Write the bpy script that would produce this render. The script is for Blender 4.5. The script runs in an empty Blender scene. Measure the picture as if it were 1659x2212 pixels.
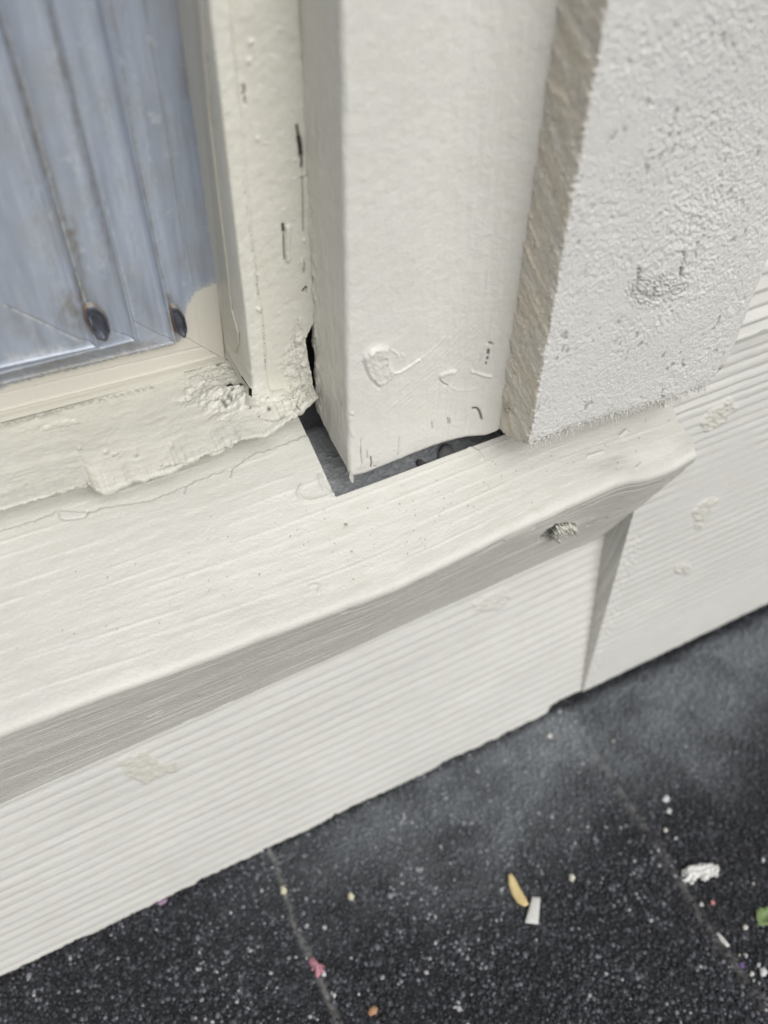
import bpy, math, random
import numpy as np
from mathutils import Matrix, Vector
# ---------------------------------------------------------------- camera, sky, sun
H = 0.94                       # the camera's height above the ground, metres
SC = bpy.context.scene
COL = SC.collection
FP = 1964.0
CC = (829.5, 1106.0)
def _basis():
    dn = np.array([-40, 1844, FP]); dn = dn/np.linalg.norm(dn)
    dx = np.array([5370, -1976, FP]); dx = dx-dx.dot(dn)*dn; dx /= np.linalg.norm(dx)
    Z = -dn; X = dx; Y = np.cross(Z, X)
    return np.array([X, Y, Z])
M = _basis()                   # world x along the wall, y into the wall, z up
cd = bpy.data.cameras.new('camera'); cam = bpy.data.objects.new('camera', cd); COL.objects.link(cam)
cd.sensor_fit = 'VERTICAL'; cd.sensor_height = 36; cd.sensor_width = 27; cd.lens = 36*FP/2212
cd.clip_start = 0.02; cd.clip_end = 200
cam.matrix_world = Matrix(((M[0, 0], -M[0, 1], -M[0, 2], 0), (M[1, 0], -M[1, 1], -M[1, 2], 0),
                           (M[2, 0], -M[2, 1], -M[2, 2], H), (0, 0, 0, 1)))
cd.dof.use_dof = True; cd.dof.focus_distance = 0.69; cd.dof.aperture_fstop = (cd.lens/1000)/0.0098
cd.dof.aperture_blades = 0
SC.camera = cam
SUN_EL, SUN_AZ = 44, 174       # azimuth measured clockwise from +y (into the wall)
W = bpy.data.worlds.new('World'); SC.world = W; W.use_nodes = True
wn = W.node_tree; bg = wn.nodes['Background']
sky = wn.nodes.new('ShaderNodeTexSky'); sky.sky_type = 'NISHITA'; sky.sun_disc = False
sky.sun_elevation = math.radians(SUN_EL); sky.sun_rotation = math.radians(SUN_AZ)
sky.dust_density = 3
hs = wn.nodes.new('ShaderNodeHueSaturation'); hs.inputs['Saturation'].default_value = 0.15
wb = wn.nodes.new('ShaderNodeMix'); wb.data_type = 'RGBA'; wb.blend_type = 'MULTIPLY'; wb.inputs[0].default_value = 1; wb.inputs[7].default_value = (1, .967, .91, 1)
wn.links.new(sky.outputs[0], hs.inputs['Color']); wn.links.new(hs.outputs[0], wb.inputs[6]); wn.links.new(wb.outputs[2], bg.inputs[0])
bg.inputs[1].default_value = 0.094
sl = bpy.data.lights.new('sun', 'SUN'); sun = bpy.data.objects.new('sun', sl); COL.objects.link(sun)
sl.energy = 1.85; sl.angle = math.radians(50); sl.color = (.965, .985, 1.0)
az = math.radians(SUN_AZ); el = math.radians(SUN_EL)
sd = Vector((math.sin(az)*math.cos(el), math.cos(az)*math.cos(el), math.sin(el)))
sun.rotation_euler = sd.to_track_quat('Z', 'Y').to_euler()
SC.view_settings.view_transform = 'Standard'; SC.view_settings.look = 'None'
SC.view_settings.exposure = 0.05; SC.view_settings.gamma = 1
SC.render.engine = 'CYCLES'
SC.cycles.max_bounces = 8; SC.cycles.diffuse_bounces = 6

# ---------------------------------------------------------------- helpers
def ray(u, v):
    d = np.array([u-CC[0], v-CC[1], FP]); return M @ (d/np.linalg.norm(d))
def onY(u, v, y): r = ray(u, v); return r*(y/r[1])
def onX(u, v, x): r = ray(u, v); return r*(x/r[0])
def onZ(u, v, z): r = ray(u, v); return r*(z/r[2])
rs = np.random.RandomState(7)
PERM = rs.permutation(4096)
GR = rs.rand(4096)*2*np.pi
def perlin(x, y, seed=0):
    x = np.asarray(x, float)+seed*17.31; y = np.asarray(y, float)+seed*9.77
    xi = np.floor(x).astype(int); yi = np.floor(y).astype(int); xf = x-xi; yf = y-yi
    u = xf**3*(xf*(xf*6-15)+10); v = yf**3*(yf*(yf*6-15)+10)
    def g(ix, iy, fx, fy):
        a = GR[PERM[(PERM[ix & 4095]+iy) & 4095]]
        return np.cos(a)*fx+np.sin(a)*fy
    n00 = g(xi, yi, xf, yf); n10 = g(xi+1, yi, xf-1, yf); n01 = g(xi, yi+1, xf, yf-1); n11 = g(xi+1, yi+1, xf-1, yf-1)
    return ((n00*(1-u)+n10*u)*(1-v)+(n01*(1-u)+n11*u)*v)*1.5
def fbm(x, y, oct=4, seed=0, gain=.5):
    s = 0; a = 1; f = 1
    for k in range(oct):
        s = s+a*perlin(x*f, y*f, seed+k*3); a *= gain; f *= 2.03
    return s
def sst(a, b, x):
    t = np.clip((x-a)/(b-a), 0, 1); return t*t*(3-2*t)
def dpoly(A, B, pts, reach=.02):
    """distance from grid points (A,B) to a polyline, and the place along it (0..1)"""
    D = np.full(A.shape, 9e3); T = np.zeros(A.shape)
    n = len(pts)-1
    pa = np.array([p[0] for p in pts]); pb = np.array([p[1] for p in pts])
    m = (A > pa.min()-reach) & (A < pa.max()+reach) & (B > pb.min()-reach) & (B < pb.max()+reach)
    if not m.any(): return D, T
    a = A[m]; b = B[m]; d = np.full(a.shape, 9e3); tt = np.zeros(a.shape)
    for k in range(n):
        ax, ay = pts[k]; bx, by = pts[k+1]; vx, vy = bx-ax, by-ay; L = vx*vx+vy*vy+1e-14
        t = np.clip(((a-ax)*vx+(b-ay)*vy)/L, 0, 1)
        e = np.hypot(a-ax-t*vx, b-ay-t*vy); w = e < d
        d[w] = e[w]; tt[w] = (k+t[w])/n
    D[m] = d; T[m] = tt
    return D, T
def inpoly(A, B, pts):
    m = np.zeros(A.shape, bool); n = len(pts)
    for k in range(n):
        x1, y1 = pts[k]; x2, y2 = pts[(k+1) % n]
        if y1 == y2: continue
        c = ((y1 > B) != (y2 > B)) & (A < (x2-x1)*(B-y1)/(y2-y1)+x1); m ^= c
    return m
def blob(A, B, pts, soft, seed=0, wob=0):
    """1 inside a polygon, falling to 0 over soft metres outside it"""
    if wob: A = A+wob*fbm(A/(wob*4), B/(wob*4), 3, seed); B = B+wob*fbm(A/(wob*4), B/(wob*4), 3, seed+50)
    d, _ = dpoly(A, B, list(pts)+[pts[0]], soft*1.5+.004)
    ins = inpoly(A, B, pts)
    return np.where(ins, sst(-soft, soft*.6, d), np.where(d < 8, 0, 0))*1.0
def lin(a, b, n): return np.linspace(a, b, n)
def vstack_axis(*seg):
    out = []
    for a, b, st in seg:
        n = max(2, int(round(abs(b-a)/st))+1); s = np.linspace(a, b, n)
        out.append(s if not out else s[1:])
    return np.concatenate(out)
def normals(P):
    du = np.gradient(P, axis=0); dv = np.gradient(P, axis=1)
    n = np.cross(du, dv); l = np.linalg.norm(n, axis=2, keepdims=True); l[l < 1e-12] = 1
    return n/l
def link(me, name, mat, parent):
    o = bpy.data.objects.new(name, me); COL.objects.link(o)
    for m in (mat if isinstance(mat, (list, tuple)) else [mat]):
        if m: me.materials.append(m)
    if parent is not None:
        o.parent = parent
    return o
def raw_mesh(name, V, F, mat, parent=None, smooth=True, attrs=None):
    V = np.asarray(V, float).reshape(-1, 3).copy(); V[:, 2] += H
    me = bpy.data.meshes.new(name)
    me.from_pydata(V.tolist(), [], [tuple(f) for f in F])
    if smooth: me.polygons.foreach_set('use_smooth', [True]*len(me.polygons))
    if attrs:
        for k, a in attrs.items():
            at = me.attributes.new(k, 'FLOAT', 'POINT'); at.data.foreach_set('value', np.asarray(a, np.float32).ravel())
    me.update()
    return link(me, name, mat, parent)
def grid(name, P, mat, parent=None, h=None, face=None, keep=None, attrs=None, shift=None, caps=False, N=None, smooth=True):
    """P (n,m,3) grid; h displacement along the normal facing `face`; keep (n-1,m-1) faces"""
    P = np.array(P, float); n, m = P.shape[:2]
    if N is None:
        N = normals(P)
        if face is not None:
            c = N[n//2, m//2]
            if np.dot(c, face) < 0: N = -N
    if h is not None: P = P+N*h[..., None]
    if shift is not None: P = P+shift
    V = P.reshape(-1, 3).copy(); V[:, 2] += H
    i = np.arange(n*m).reshape(n, m)
    q = np.stack([i[:-1, :-1], i[1:, :-1], i[1:, 1:], i[:-1, 1:]], -1)
    if keep is not None: q = q[keep]
    q = q.reshape(-1, 4)
    # orient outward
    du = np.cross(P[1:, :-1]-P[:-1, :-1], P[:-1, 1:]-P[:-1, :-1])
    cc = (du[n//2-1 if n > 2 else 0, m//2-1 if m > 2 else 0])
    if face is not None and np.dot(cc, face) < 0: q = q[:, ::-1]
    me = bpy.data.meshes.new(name)
    me.vertices.add(len(V)); me.vertices.foreach_set('co', V.astype(np.float32).ravel())
    me.loops.add(q.size); me.loops.foreach_set('vertex_index', q.astype(np.int32).ravel())
    me.polygons.add(len(q)); me.polygons.foreach_set('loop_start', np.arange(0, q.size, 4, dtype=np.int32))
    me.polygons.foreach_set('loop_total', np.full(len(q), 4, np.int32))
    if smooth: me.polygons.foreach_set('use_smooth', np.ones(len(q), bool))
    if attrs:
        for k, a in attrs.items():
            at = me.attributes.new(k, 'FLOAT', 'POINT'); at.data.foreach_set('value', np.asarray(a, np.float32).ravel())
    me.update(calc_edges=True); me.validate()
    return link(me, name, mat, parent)
def box(name, a, b, mat, parent=None, bev=0):
    x0, y0, z0 = a; x1, y1, z1 = b
    V = [(x, y, z) for x in (x0, x1) for y in (y0, y1) for z in (z0, z1)]
    F = [(0, 1, 3, 2), (4, 6, 7, 5), (0, 4, 5, 1), (2, 3, 7, 6), (0, 2, 6, 4), (1, 5, 7, 3)]
    o = raw_mesh(name, V, F, mat, parent, smooth=False)
    if bev:
        md = o.modifiers.new('bevel', 'BEVEL'); md.width = bev; md.segments = 2
    return o
def empty(name, loc, label, cat, group=None):
    o = bpy.data.objects.new(name, None); COL.objects.link(o); o.empty_display_size = .02
    o['label'] = label; o['category'] = cat
    if group: o['group'] = group
    return o
for _o in ():
    pass
def tag(o, label, cat, group=None):
    o['label'] = label; o['category'] = cat
    if group: o['group'] = group
    return o

# ---------------------------------------------------------------- materials
def newmat(name):
    m = bpy.data.materials.new(name); m.use_nodes = True
    nt = m.node_tree; b = nt.nodes['Principled BSDF']
    return m, nt, b
def nd(nt, t, **kw):
    n = nt.nodes.new(t)
    for k, v in kw.items(): setattr(n, k, v)
    return n
def noise(nt, vec, scale, detail=4, rough=.5):
    n = nd(nt, 'ShaderNodeTexNoise'); n.inputs['Scale'].default_value = scale
    n.inputs['Detail'].default_value = detail; n.inputs['Roughness'].default_value = rough
    nt.links.new(vec, n.inputs['Vector']); return n.outputs['Fac']
def coords(nt, scale=(1, 1, 1), rot=(0, 0, 0)):
    t = nd(nt, 'ShaderNodeTexCoord'); mp = nd(nt, 'ShaderNodeMapping')
    mp.inputs['Scale'].default_value = scale; mp.inputs['Rotation'].default_value = rot
    nt.links.new(t.outputs['Object'], mp.inputs['Vector']); return mp.outputs[0]
def ramp(nt, fac, stops):
    r = nd(nt, 'ShaderNodeValToRGB'); e = r.color_ramp.elements
    while len(e) < len(stops): e.new(.5)
    for k, (p, c) in enumerate(stops):
        e[k].position = p; e[k].color = (c, c, c, 1) if not isinstance(c, tuple) else (*c, 1)
    nt.links.new(fac, r.inputs[0]); return r.outputs[0]
def mix(nt, fac, a, b, typ='MIX'):
    n = nd(nt, 'ShaderNodeMix', data_type='RGBA', blend_type=typ)
    for sck, v in ((n.inputs[0], fac), (n.inputs[6], a), (n.inputs[7], b)):
        if hasattr(v, 'is_linked') or hasattr(v, 'links'): nt.links.new(v, sck)
        elif isinstance(v, tuple): sck.default_value = (*v, 1)
        else: sck.default_value = v
    return n.outputs[2]
def math_(nt, op, a, b=None):
    n = nd(nt, 'ShaderNodeMath', operation=op)
    for k, v in enumerate((a, b)):
        if v is None: continue
        if hasattr(v, 'links'): nt.links.new(v, n.inputs[k])
        else: n.inputs[k].default_value = v
    return n.outputs[0]
def attr(nt, name):
    a = nd(nt, 'ShaderNodeAttribute'); a.attribute_name = name; return a.outputs['Fac']
def bump(nt, b, layers):
    last = None
    for hgt, dist, st in layers:
        n = nd(nt, 'ShaderNodeBump'); n.inputs['Distance'].default_value = dist; n.inputs['Strength'].default_value = st
        nt.links.new(hgt, n.inputs['Height'])
        if last is not None: nt.links.new(last, n.inputs['Normal'])
        last = n.outputs[0]
    nt.links.new(last, b.inputs['Normal'])
CREAM = (.700, .688, .628)
def paint(name, base=CREAM, rough=.42, fine=(420, .0005), streak=None, specks=None, var=.05, dirt_shade_col=(.035, .033, .028), stain=None):
    m, nt, b = newmat(name)
    v = coords(nt)
    n1 = noise(nt, v, 9, 3); n2 = noise(nt, v, 60, 4)
    c = mix(nt, ramp(nt, n1, [(.3, 0.0), (.7, 1.0)]), tuple(x*(1-var) for x in base), tuple(min(1, x*(1+var*.6)) for x in base))
    c = mix(nt, math_(nt, 'MULTIPLY', ramp(nt, n2, [(.45, 0.0), (.75, 1.0)]), .25), c, tuple(x*y for x, y in zip(base, (.9, .88, .80))))
    if stain:
        sc_, col_, am_ = stain
        c = mix(nt, math_(nt, 'MULTIPLY', ramp(nt, noise(nt, v, sc_, 5, .6), [(.52, 0.0), (.72, 1.0)]), am_), c, col_)
    if specks:
        vo = nd(nt, 'ShaderNodeTexVoronoi'); vo.inputs['Scale'].default_value = specks[0]; nt.links.new(v, vo.inputs['Vector'])
        reg = ramp(nt, noise(nt, v, 11, 3, .6), [(.5, 0.0), (.62, 1.0)])
        rnd = ramp(nt, vo.outputs['Color'], [(.60, 0.0), (.66, 1.0)])
        dot = ramp(nt, vo.outputs['Distance'], [(specks[1], 1.0), (specks[1]*1.6, 0.0)])
        c = mix(nt, math_(nt, 'MULTIPLY', math_(nt, 'MULTIPLY', dot, reg), rnd), c, (.06, .055, .05))
    c = mix(nt, attr(nt, 'tan'), c, (.81, .745, .63))
    c = mix(nt, attr(nt, 'dirt_shade'), c, dirt_shade_col)  # crevice shade painted dark, sharing this mask with dirt, specks and cream smears
    nt.links.new(c, b.inputs['Base Color'])
    b.inputs['Roughness'].default_value = rough
    b.inputs['Specular IOR Level'].default_value = .45
    L = [(noise(nt, v, fine[0], 3, .6), fine[1], 1.0), (noise(nt, v, 90, 4), .0009, .5)]
    if streak:
        L.append((noise(nt, coords(nt, *streak[:2]), streak[2], 5, .6), streak[3], 1.0))
    bump(nt, b, L)
    return m
M_SILL = paint('sill_paint', (.622, .612, .567), .34, (480, .0004), streak=((.07, 1, 1), (0, 0, 0), 240, .0002))
M_SIDE = paint('siding_paint', (.705, .697, .665), .42, (380, .0003), streak=((.05, 1, 1), (0, 0, 0), 260, .0004), dirt_shade_col=(.60, .585, .50))
M_POST = paint('post_paint', (.725, .712, .672), .31, (330, .0005), streak=((1, 1, .16), (0, 0, 0), 300, .0004))
M_ROUGH = paint('rough_board_paint', (.775, .766, .742), .60, (1100, .0009), streak=((1, 1, .5), (0, .5, 0), 620, .0008), dirt_shade_col=(.10, .09, .055))
M_CASE = paint('casing_paint', (.705, .690, .62), .32, (400, .0003), dirt_shade_col=(.03, .028, .022))
M_CAULK = paint('caulk_paint', (.645, .632, .565), .42, (500, .0006), dirt_shade_col=(.03, .028, .022))
M_RAIL = paint('rail_paint', (.635, .618, .55), .34, (420, .0004), dirt_shade_col=(.03, .028, .022), stain=(14, (.52, .50, .43), .35))
M_SMEAR = paint('smear_paint', (.60, .585, .50), .6, (500, .0012))
M_FRAMEP = paint('frame_paint', (.60, .58, .51), .36, (600, .0001), var=.02)
M_CHIP = paint('chip_paint', (.78, .78, .76), .5)
M_FIB = paint('fibre_paint', (.70, .69, .65), .6)

def simple(name, col, rough=.6, metal=0, nscale=60, var=.25):
    m, nt, b = newmat(name); v = coords(nt)
    c = mix(nt, noise(nt, v, nscale, 4), tuple(x*(1-var) for x in col), tuple(min(1, x*(1+var)) for x in col))
    nt.links.new(c, b.inputs['Base Color']); b.inputs['Roughness'].default_value = rough; b.inputs['Metallic'].default_value = metal
    bump(nt, b, [(noise(nt, v, nscale*6, 3), .0004, .6)])
    return m
def alu_mat():
    m, nt, b = newmat('bare_aluminium')
    v = coords(nt); vs = coords(nt, (1, 1, .10))
    st = noise(nt, vs, 130, 5, .65); cl = noise(nt, v, 26, 5, .6); sp = noise(nt, v, 240, 2)
    c = mix(nt, ramp(nt, st, [(.3, 0.0), (.7, 1.0)]), (.29, .33, .405), (.42, .465, .545))
    c = mix(nt, math_(nt, 'MULTIPLY', ramp(nt, cl, [(.45, 0.0), (.75, 1.0)]), .45), c, (.30, .285, .25))
    c = mix(nt, math_(nt, 'MULTIPLY', ramp(nt, noise(nt, v, 70, 4, .6), [(.63, 0.0), (.72, 1.0)]), .5), c, (.55, .58, .62))
    c = mix(nt, math_(nt, 'MULTIPLY', attr(nt, 'grime'), .85), c, (.20, .17, .12))
    c = mix(nt, math_(nt, 'MULTIPLY', attr(nt, 'rust'), .8), c, (.20, .085, .04))
    c = mix(nt, math_(nt, 'MULTIPLY', attr(nt, 'pale'), .8), c, (.62, .64, .66))  # painted reflections and bright edges, plus whitish oxide smears
    c = mix(nt, attr(nt, 'paint'), c, (.62, .595, .525))
    nt.links.new(c, b.inputs['Base Color'])
    mt = math_(nt, 'MULTIPLY', math_(nt, 'SUBTRACT', 1.0, attr(nt, 'paint')), 0.12)
    nt.links.new(mt, b.inputs['Metallic']); b.inputs['Roughness'].default_value = .30
    bump(nt, b, [(st, .0003, .6), (sp, .0003, .5)])
    return m
M_ALU = alu_mat()
M_HOLE = simple('screw_boss_metal', (.085, .09, .115), .35, .3, 160, .9)
M_DARK = simple('dark_cavity_board', (.035, .035, .037), .8)
M_FLOOR = simple('notch_grey', (.33, .34, .355), .7, 0, 260, .5)
M_SLIT = simple('slit_black', (.02, .02, .02), .5)
def pxof(P):
    q = np.asarray(P) @ M
    return CC[0]+FP*q[..., 0]/q[..., 2], CC[1]+FP*q[..., 1]/q[..., 2]
def chaikin(pts, loop=False, it=2):
    p = [tuple(map(float, q)) for q in pts]
    for _ in range(it):
        o = [] if loop else [p[0]]
        n = len(p)
        for k in range(n if loop else n-1):
            a, b = p[k], p[(k+1) % n]
            o += [(a[0]*.75+b[0]*.25, a[1]*.75+b[1]*.25), (a[0]*.25+b[0]*.75, a[1]*.25+b[1]*.75)]
        if not loop: o.append(p[-1])
        p = o
    return p
def ridge(U, V, pts, w, soft=1.0):
    """soft raised line of half-width w (photo pixels) along a polyline"""
    d, t = dpoly(U, V, chaikin(pts) if len(pts) > 2 else pts, w*4)
    return np.exp(-(d/w)**2)*(d < 8000)
def area(U, V, pts, soft, wob=0, seed=0):
    pts = chaikin(pts, True) if len(pts) < 60 else pts
    if wob:
        U = U+wob*perlin(U/(wob*3), V/(wob*3), seed); V = V+wob*perlin(U/(wob*3)+31, V/(wob*3), seed+5)
    n = inpoly(U, V, pts); d, _ = dpoly(U, V, list(pts)+[pts[0]], soft*2+6)
    d = np.where(d > 8000, 1e3, d); s = np.where(n, d, -d)
    return sst(-soft, soft, s)
def closed(P): return np.concatenate([P, P[:, :1]], 1)
def endcaps(name, P, mat, parent):
    for k in (0, -1):
        V = P[k]; raw_mesh(name, V, [tuple(range(len(V)))], mat, parent, smooth=False)
def solid(name, P, mat, parent=None, h=None, attrs=None):
    """closed ring sweep P (n,m,3) with end caps, one mesh"""
    n, m = P.shape[:2]
    N = normals(closed(P))[:, :m]
    c = P.mean(1, keepdims=True)
    if ((P-c)*N).sum() < 0: N = -N
    if h is not None: P = P+N*h[..., None]
    i = np.arange(n*m).reshape(n, m); j = np.roll(i, -1, 1)
    q = np.stack([i[:-1], i[1:], j[1:], j[:-1]], -1).reshape(-1, 4)
    a = P[i[1:].ravel() // m, i[1:].ravel() % m]
    fn = np.cross(P[1:, :]-P[:-1, :], np.roll(P, -1, 1)[:-1, :]-P[:-1, :])
    if (fn*N[:-1]).sum() < 0: q = q[:, ::-1]
    V = np.concatenate([P.reshape(-1, 3), P[0], P[-1]]).copy(); V[:, 2] += H
    c0 = np.arange(n*m, n*m+m); c1 = c0+m
    loops = np.concatenate([q.ravel(), c0, c1[::-1]])
    starts = np.concatenate([np.arange(0, q.size, 4), [q.size, q.size+m]])
    tot = np.concatenate([np.full(len(q), 4), [m, m]])
    me = bpy.data.meshes.new(name)
    me.vertices.add(len(V)); me.vertices.foreach_set('co', V.astype(np.float32).ravel())
    me.loops.add(len(loops)); me.loops.foreach_set('vertex_index', loops.astype(np.int32))
    me.polygons.add(len(starts)); me.polygons.foreach_set('loop_start', starts.astype(np.int32)); me.polygons.foreach_set('loop_total', tot.astype(np.int32))
    sm = np.ones(len(starts), bool); sm[-2:] = False; me.polygons.foreach_set('use_smooth', sm)
    if attrs:
        for k, x in attrs.items():
            x = np.concatenate([x.ravel(), x[0], x[-1]])
            at = me.attributes.new(k, 'FLOAT', 'POINT'); at.data.foreach_set('value', x.astype(np.float32))
    me.update(calc_edges=True); me.validate()
    return link(me, name, mat, parent)
def path(pts, steps):
    """2-D polyline resampled; steps[k] spacing of segment k. returns points, arclength"""
    out = [np.array(pts[0], float)]
    for k in range(len(pts)-1):
        a = np.array(pts[k], float); b = np.array(pts[k+1], float); n = max(1, int(round(np.linalg.norm(b-a)/steps[k])))
        for i in range(1, n+1): out.append(a+(b-a)*i/n)
    out = np.array(out); s = np.concatenate([[0], np.cumsum(np.linalg.norm(np.diff(out, axis=0), axis=1))])
    return out, s
def arc(c, r, a0, a1, n):
    t = np.radians(np.linspace(a0, a1, n)); return [(c[0]+r*math.cos(x), c[1]+r*math.sin(x)) for x in t]

# ---------------------------------------------------------------- GROUND
def ground_mat():
    m, nt, b = newmat('granule_ground'); v = coords(nt)
    vo = nd(nt, 'ShaderNodeTexVoronoi'); vo.inputs['Scale'].default_value = 270; nt.links.new(v, vo.inputs['Vector'])
    t = ramp(nt, vo.outputs['Color'], [(.2, (.007, .008, .010)), (.62, (.017, .018, .023)), (.8, (.05, .052, .062)), (.95, (.12, .125, .145))])
    c = mix(nt, attr(nt, 'dust'), t, (.27, .295, .318))
    c = mix(nt, math_(nt, 'MULTIPLY', attr(nt, 'dust'), ramp(nt, noise(nt, v, 160, 5, .7), [(.4, 0.0), (.65, .8)])), c, (.05, .052, .058))
    c = mix(nt, attr(nt, 'seam'), c, (.20, .197, .19))
    nt.links.new(c, b.inputs['Base Color']); b.inputs['Roughness'].default_value = .8
    bump(nt, b, [(ramp(nt, vo.outputs['Distance'], [(0, 1.0), (.7, 0.0)]), .0012, 1.0), (noise(nt, v, 700, 2), .0008, .8)])
    return m
M_GROUND = ground_mat()
def grit_mat():
    m, nt, b = newmat('grit'); a = attr(nt, 'tone')
    c = ramp(nt, a, [(0, (.009, .010, .013)), (.5, (.026, .028, .035)), (.78, (.078, .081, .098)), (.93, (.20, .205, .235)), (1, (.45, .45, .46))])
    c = mix(nt, attr(nt, 'dust'), c, (.27, .295, .318))
    nt.links.new(c, b.inputs['Base Color']); b.inputs['Roughness'].default_value = .55
    return m
M_GRIT = grit_mat()
GZ = -.94
SEAM1 = [(575, 1830), (590, 1850), (612, 1920), (640, 2010), (680, 2090), (730, 2212), (790, 2380)]
SEAM2 = [(1225, 1540), (1260, 1590), (1320, 1680), (1390, 1780), (1440, 1860), (1520, 1990), (1640, 2150), (1700, 2240), (1780, 2380)]
xs = np.concatenate([np.linspace(-14, -1.2, 18), np.linspace(-1, -.42, 14), np.arange(-.4, 1.1, .0035), np.linspace(1.15, 2, 12), np.linspace(2.4, 14, 16)])
ys = np.concatenate([np.linspace(-14, -1, 18), np.linspace(-.9, -.12, 16), np.arange(-.1, .46, .0035), np.linspace(.5, .9, 5)])
X, Y = np.meshgrid(xs, ys, indexing='ij'); P = np.stack([X, Y, np.full(X.shape, GZ)], -1)
def ground_h(P):
    X, Y = P[..., 0], P[..., 1]; U, V = pxof(P)
    near = (Y > -.2) & (X > -.5) & (X < 1.3)
    s1 = [tuple(onZ(u, v, GZ)[:2]) for u, v in SEAM1]; s2 = [tuple(onZ(u, v, GZ)[:2]) for u, v in SEAM2]
    d1, _ = dpoly(X, Y, s1, .05); d2, _ = dpoly(X, Y, s2, .05)
    x2 = np.interp(Y, [p[1] for p in s2[::-1]], [p[0] for p in s2[::-1]])
    h = .0012*fbm(X*14, Y*14, 3, 3)+.0045*np.clip(fbm(X*34, Y*34, 3, 63)+.15, 0, 1)*sst(.375, .402, Y)*sst(.46, .42, X)
    h = h+.0040*np.exp(-(d1/.0035)**2)+.003*np.exp(-(d2/.005)**2)
    side = sst(x2-.001, x2+.006, X)
    h = h-.004*side
    seam = np.clip(1.0*np.exp(-(d1/.0028)**2)*(.75+.5*fbm(X*90, Y*90, 3, 8))+.55*np.exp(-((d2)/.007)**2)*(.6+.4*fbm(X*90, Y*90, 3, 9)), 0, 1)
    w = sst(.17, .0, np.abs(Y-.335)) * sst(.05, .3, X+.25*fbm(X*5, Y*9, 2, 4))
    w2 = sst(.21+.05*fbm(X*7, Y*3, 2, 21), .39, Y)*sst(-.05, .28, X)*sst(.404, .388, Y)
    dust = np.clip((w2*(.42+.55*sst(.15, .6, X))+.06*w)*(.75+.45*fbm(X*16, Y*22, 4, 11)), 0, .8)*np.where(side > .5, .75, 1)
    return h, seam, dust, side
h, seam, dust, side = ground_h(P); P[..., 2] += h
g = grid('ground', P, M_GROUND, face=(0, 0, 1), attrs={'seam': seam, 'dust': dust}); g['kind'] = 'structure'
ICO_V, ICO_F = None, None
def ico():
    t = (1+5**.5)/2
    v = np.array([(-1, t, 0), (1, t, 0), (-1, -t, 0), (1, -t, 0), (0, -1, t), (0, 1, t), (0, -1, -t), (0, 1, -t), (t, 0, -1), (t, 0, 1), (-t, 0, -1), (-t, 0, 1)], float)
    v /= np.linalg.norm(v[0])
    f = np.array([(0, 11, 5), (0, 5, 1), (0, 1, 7), (0, 7, 10), (0, 10, 11), (1, 5, 9), (5, 11, 4), (11, 10, 2), (10, 7, 6), (7, 1, 8), (3, 9, 4), (3, 4, 2), (3, 2, 6), (3, 6, 8), (3, 8, 9), (4, 9, 5), (2, 4, 11), (6, 2, 10), (8, 6, 7), (9, 8, 1)])
    return v, f
ICO_V, ICO_F = ico()
def scatter():
    r = np.random.RandomState(11); n = 52000
    x = r.uniform(-.34, 1.0, n); y = r.uniform(-.08, .402, n)
    U, V = pxof(np.stack([x, y, np.full(n, GZ)], -1))
    k = (U > -160) & (U < 1820) & (V < 2400) & (V > 1000); x, y = x[k], y[k]
    sm = ground_h(np.stack([x, y, np.full(len(x), GZ)], -1)[None])[1][0]; k = (sm < .3) | (r.rand(len(x)) < .25); x, y = x[k], y[k]; n = len(x)
    h, seam, dust, side = ground_h(np.stack([x, y, np.full(n, GZ)], -1)[None])
    h, dust, side = h[0], dust[0], side[0]
    sz = r.uniform(.0011, .0025, n)*(1+.3*(r.rand(n) > .9))
    tone = np.clip(r.beta(1.3, 1.5, n)*.98+.26*perlin(x*75, y*75, 5)+.12*perlin(x*14, y*14, 15)-.03, 0, .985)
    tone[r.rand(n) > .9985] = 1
    tone = np.where(side > .5, tone*.88, tone)
    sc = sz[:, None]*r.uniform(.7, 1.25, (n, 3)); sc[:, 2] *= .7
    an = r.rand(n)*6.283; ca, sa = np.cos(an), np.sin(an)
    v = ICO_V[None]*r.uniform(.8, 1.2, (n, 12, 1))*sc[:, None, :]
    vx = v[..., 0]*ca[:, None]-v[..., 1]*sa[:, None]; vy = v[..., 0]*sa[:, None]+v[..., 1]*ca[:, None]
    V3 = np.stack([vx+x[:, None], vy+y[:, None], v[..., 2]+(GZ+h+sz*.25)[:, None]], -1).reshape(-1, 3)
    F = (ICO_F[None]+(np.arange(n)*12)[:, None, None]).reshape(-1, 3)
    V3[:, 2] += H
    me = bpy.data.meshes.new('grit'); me.vertices.add(len(V3)); me.vertices.foreach_set('co', V3.astype(np.float32).ravel())
    me.loops.add(F.size); me.loops.foreach_set('vertex_index', F.astype(np.int32).ravel())
    me.polygons.add(len(F)); me.polygons.foreach_set('loop_start', np.arange(0, F.size, 3, dtype=np.int32)); me.polygons.foreach_set('loop_total', np.full(len(F), 3, np.int32))
    at = me.attributes.new('tone', 'FLOAT', 'POINT'); at.data.foreach_set('value', np.repeat(tone, 12).astype(np.float32))
    at = me.attributes.new('dust', 'FLOAT', 'POINT'); at.data.foreach_set('value', np.repeat(np.clip(dust*1.0, 0, 1), 12).astype(np.float32))
    me.update(calc_edges=True)
    o = link(me, 'grit', M_GRIT, None); o['kind'] = 'stuff'; o['label'] = 'dark and pale granules covering the ground'
scatter()

# ---------------------------------------------------------------- WALL BEHIND
w = box('sheathing_wall', (-2.2, .60, -.93), (2.6, .64, 1.2), M_DARK)
tag(w, 'dark sheathing wall seen through the black gap behind the post', 'wall')

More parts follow.
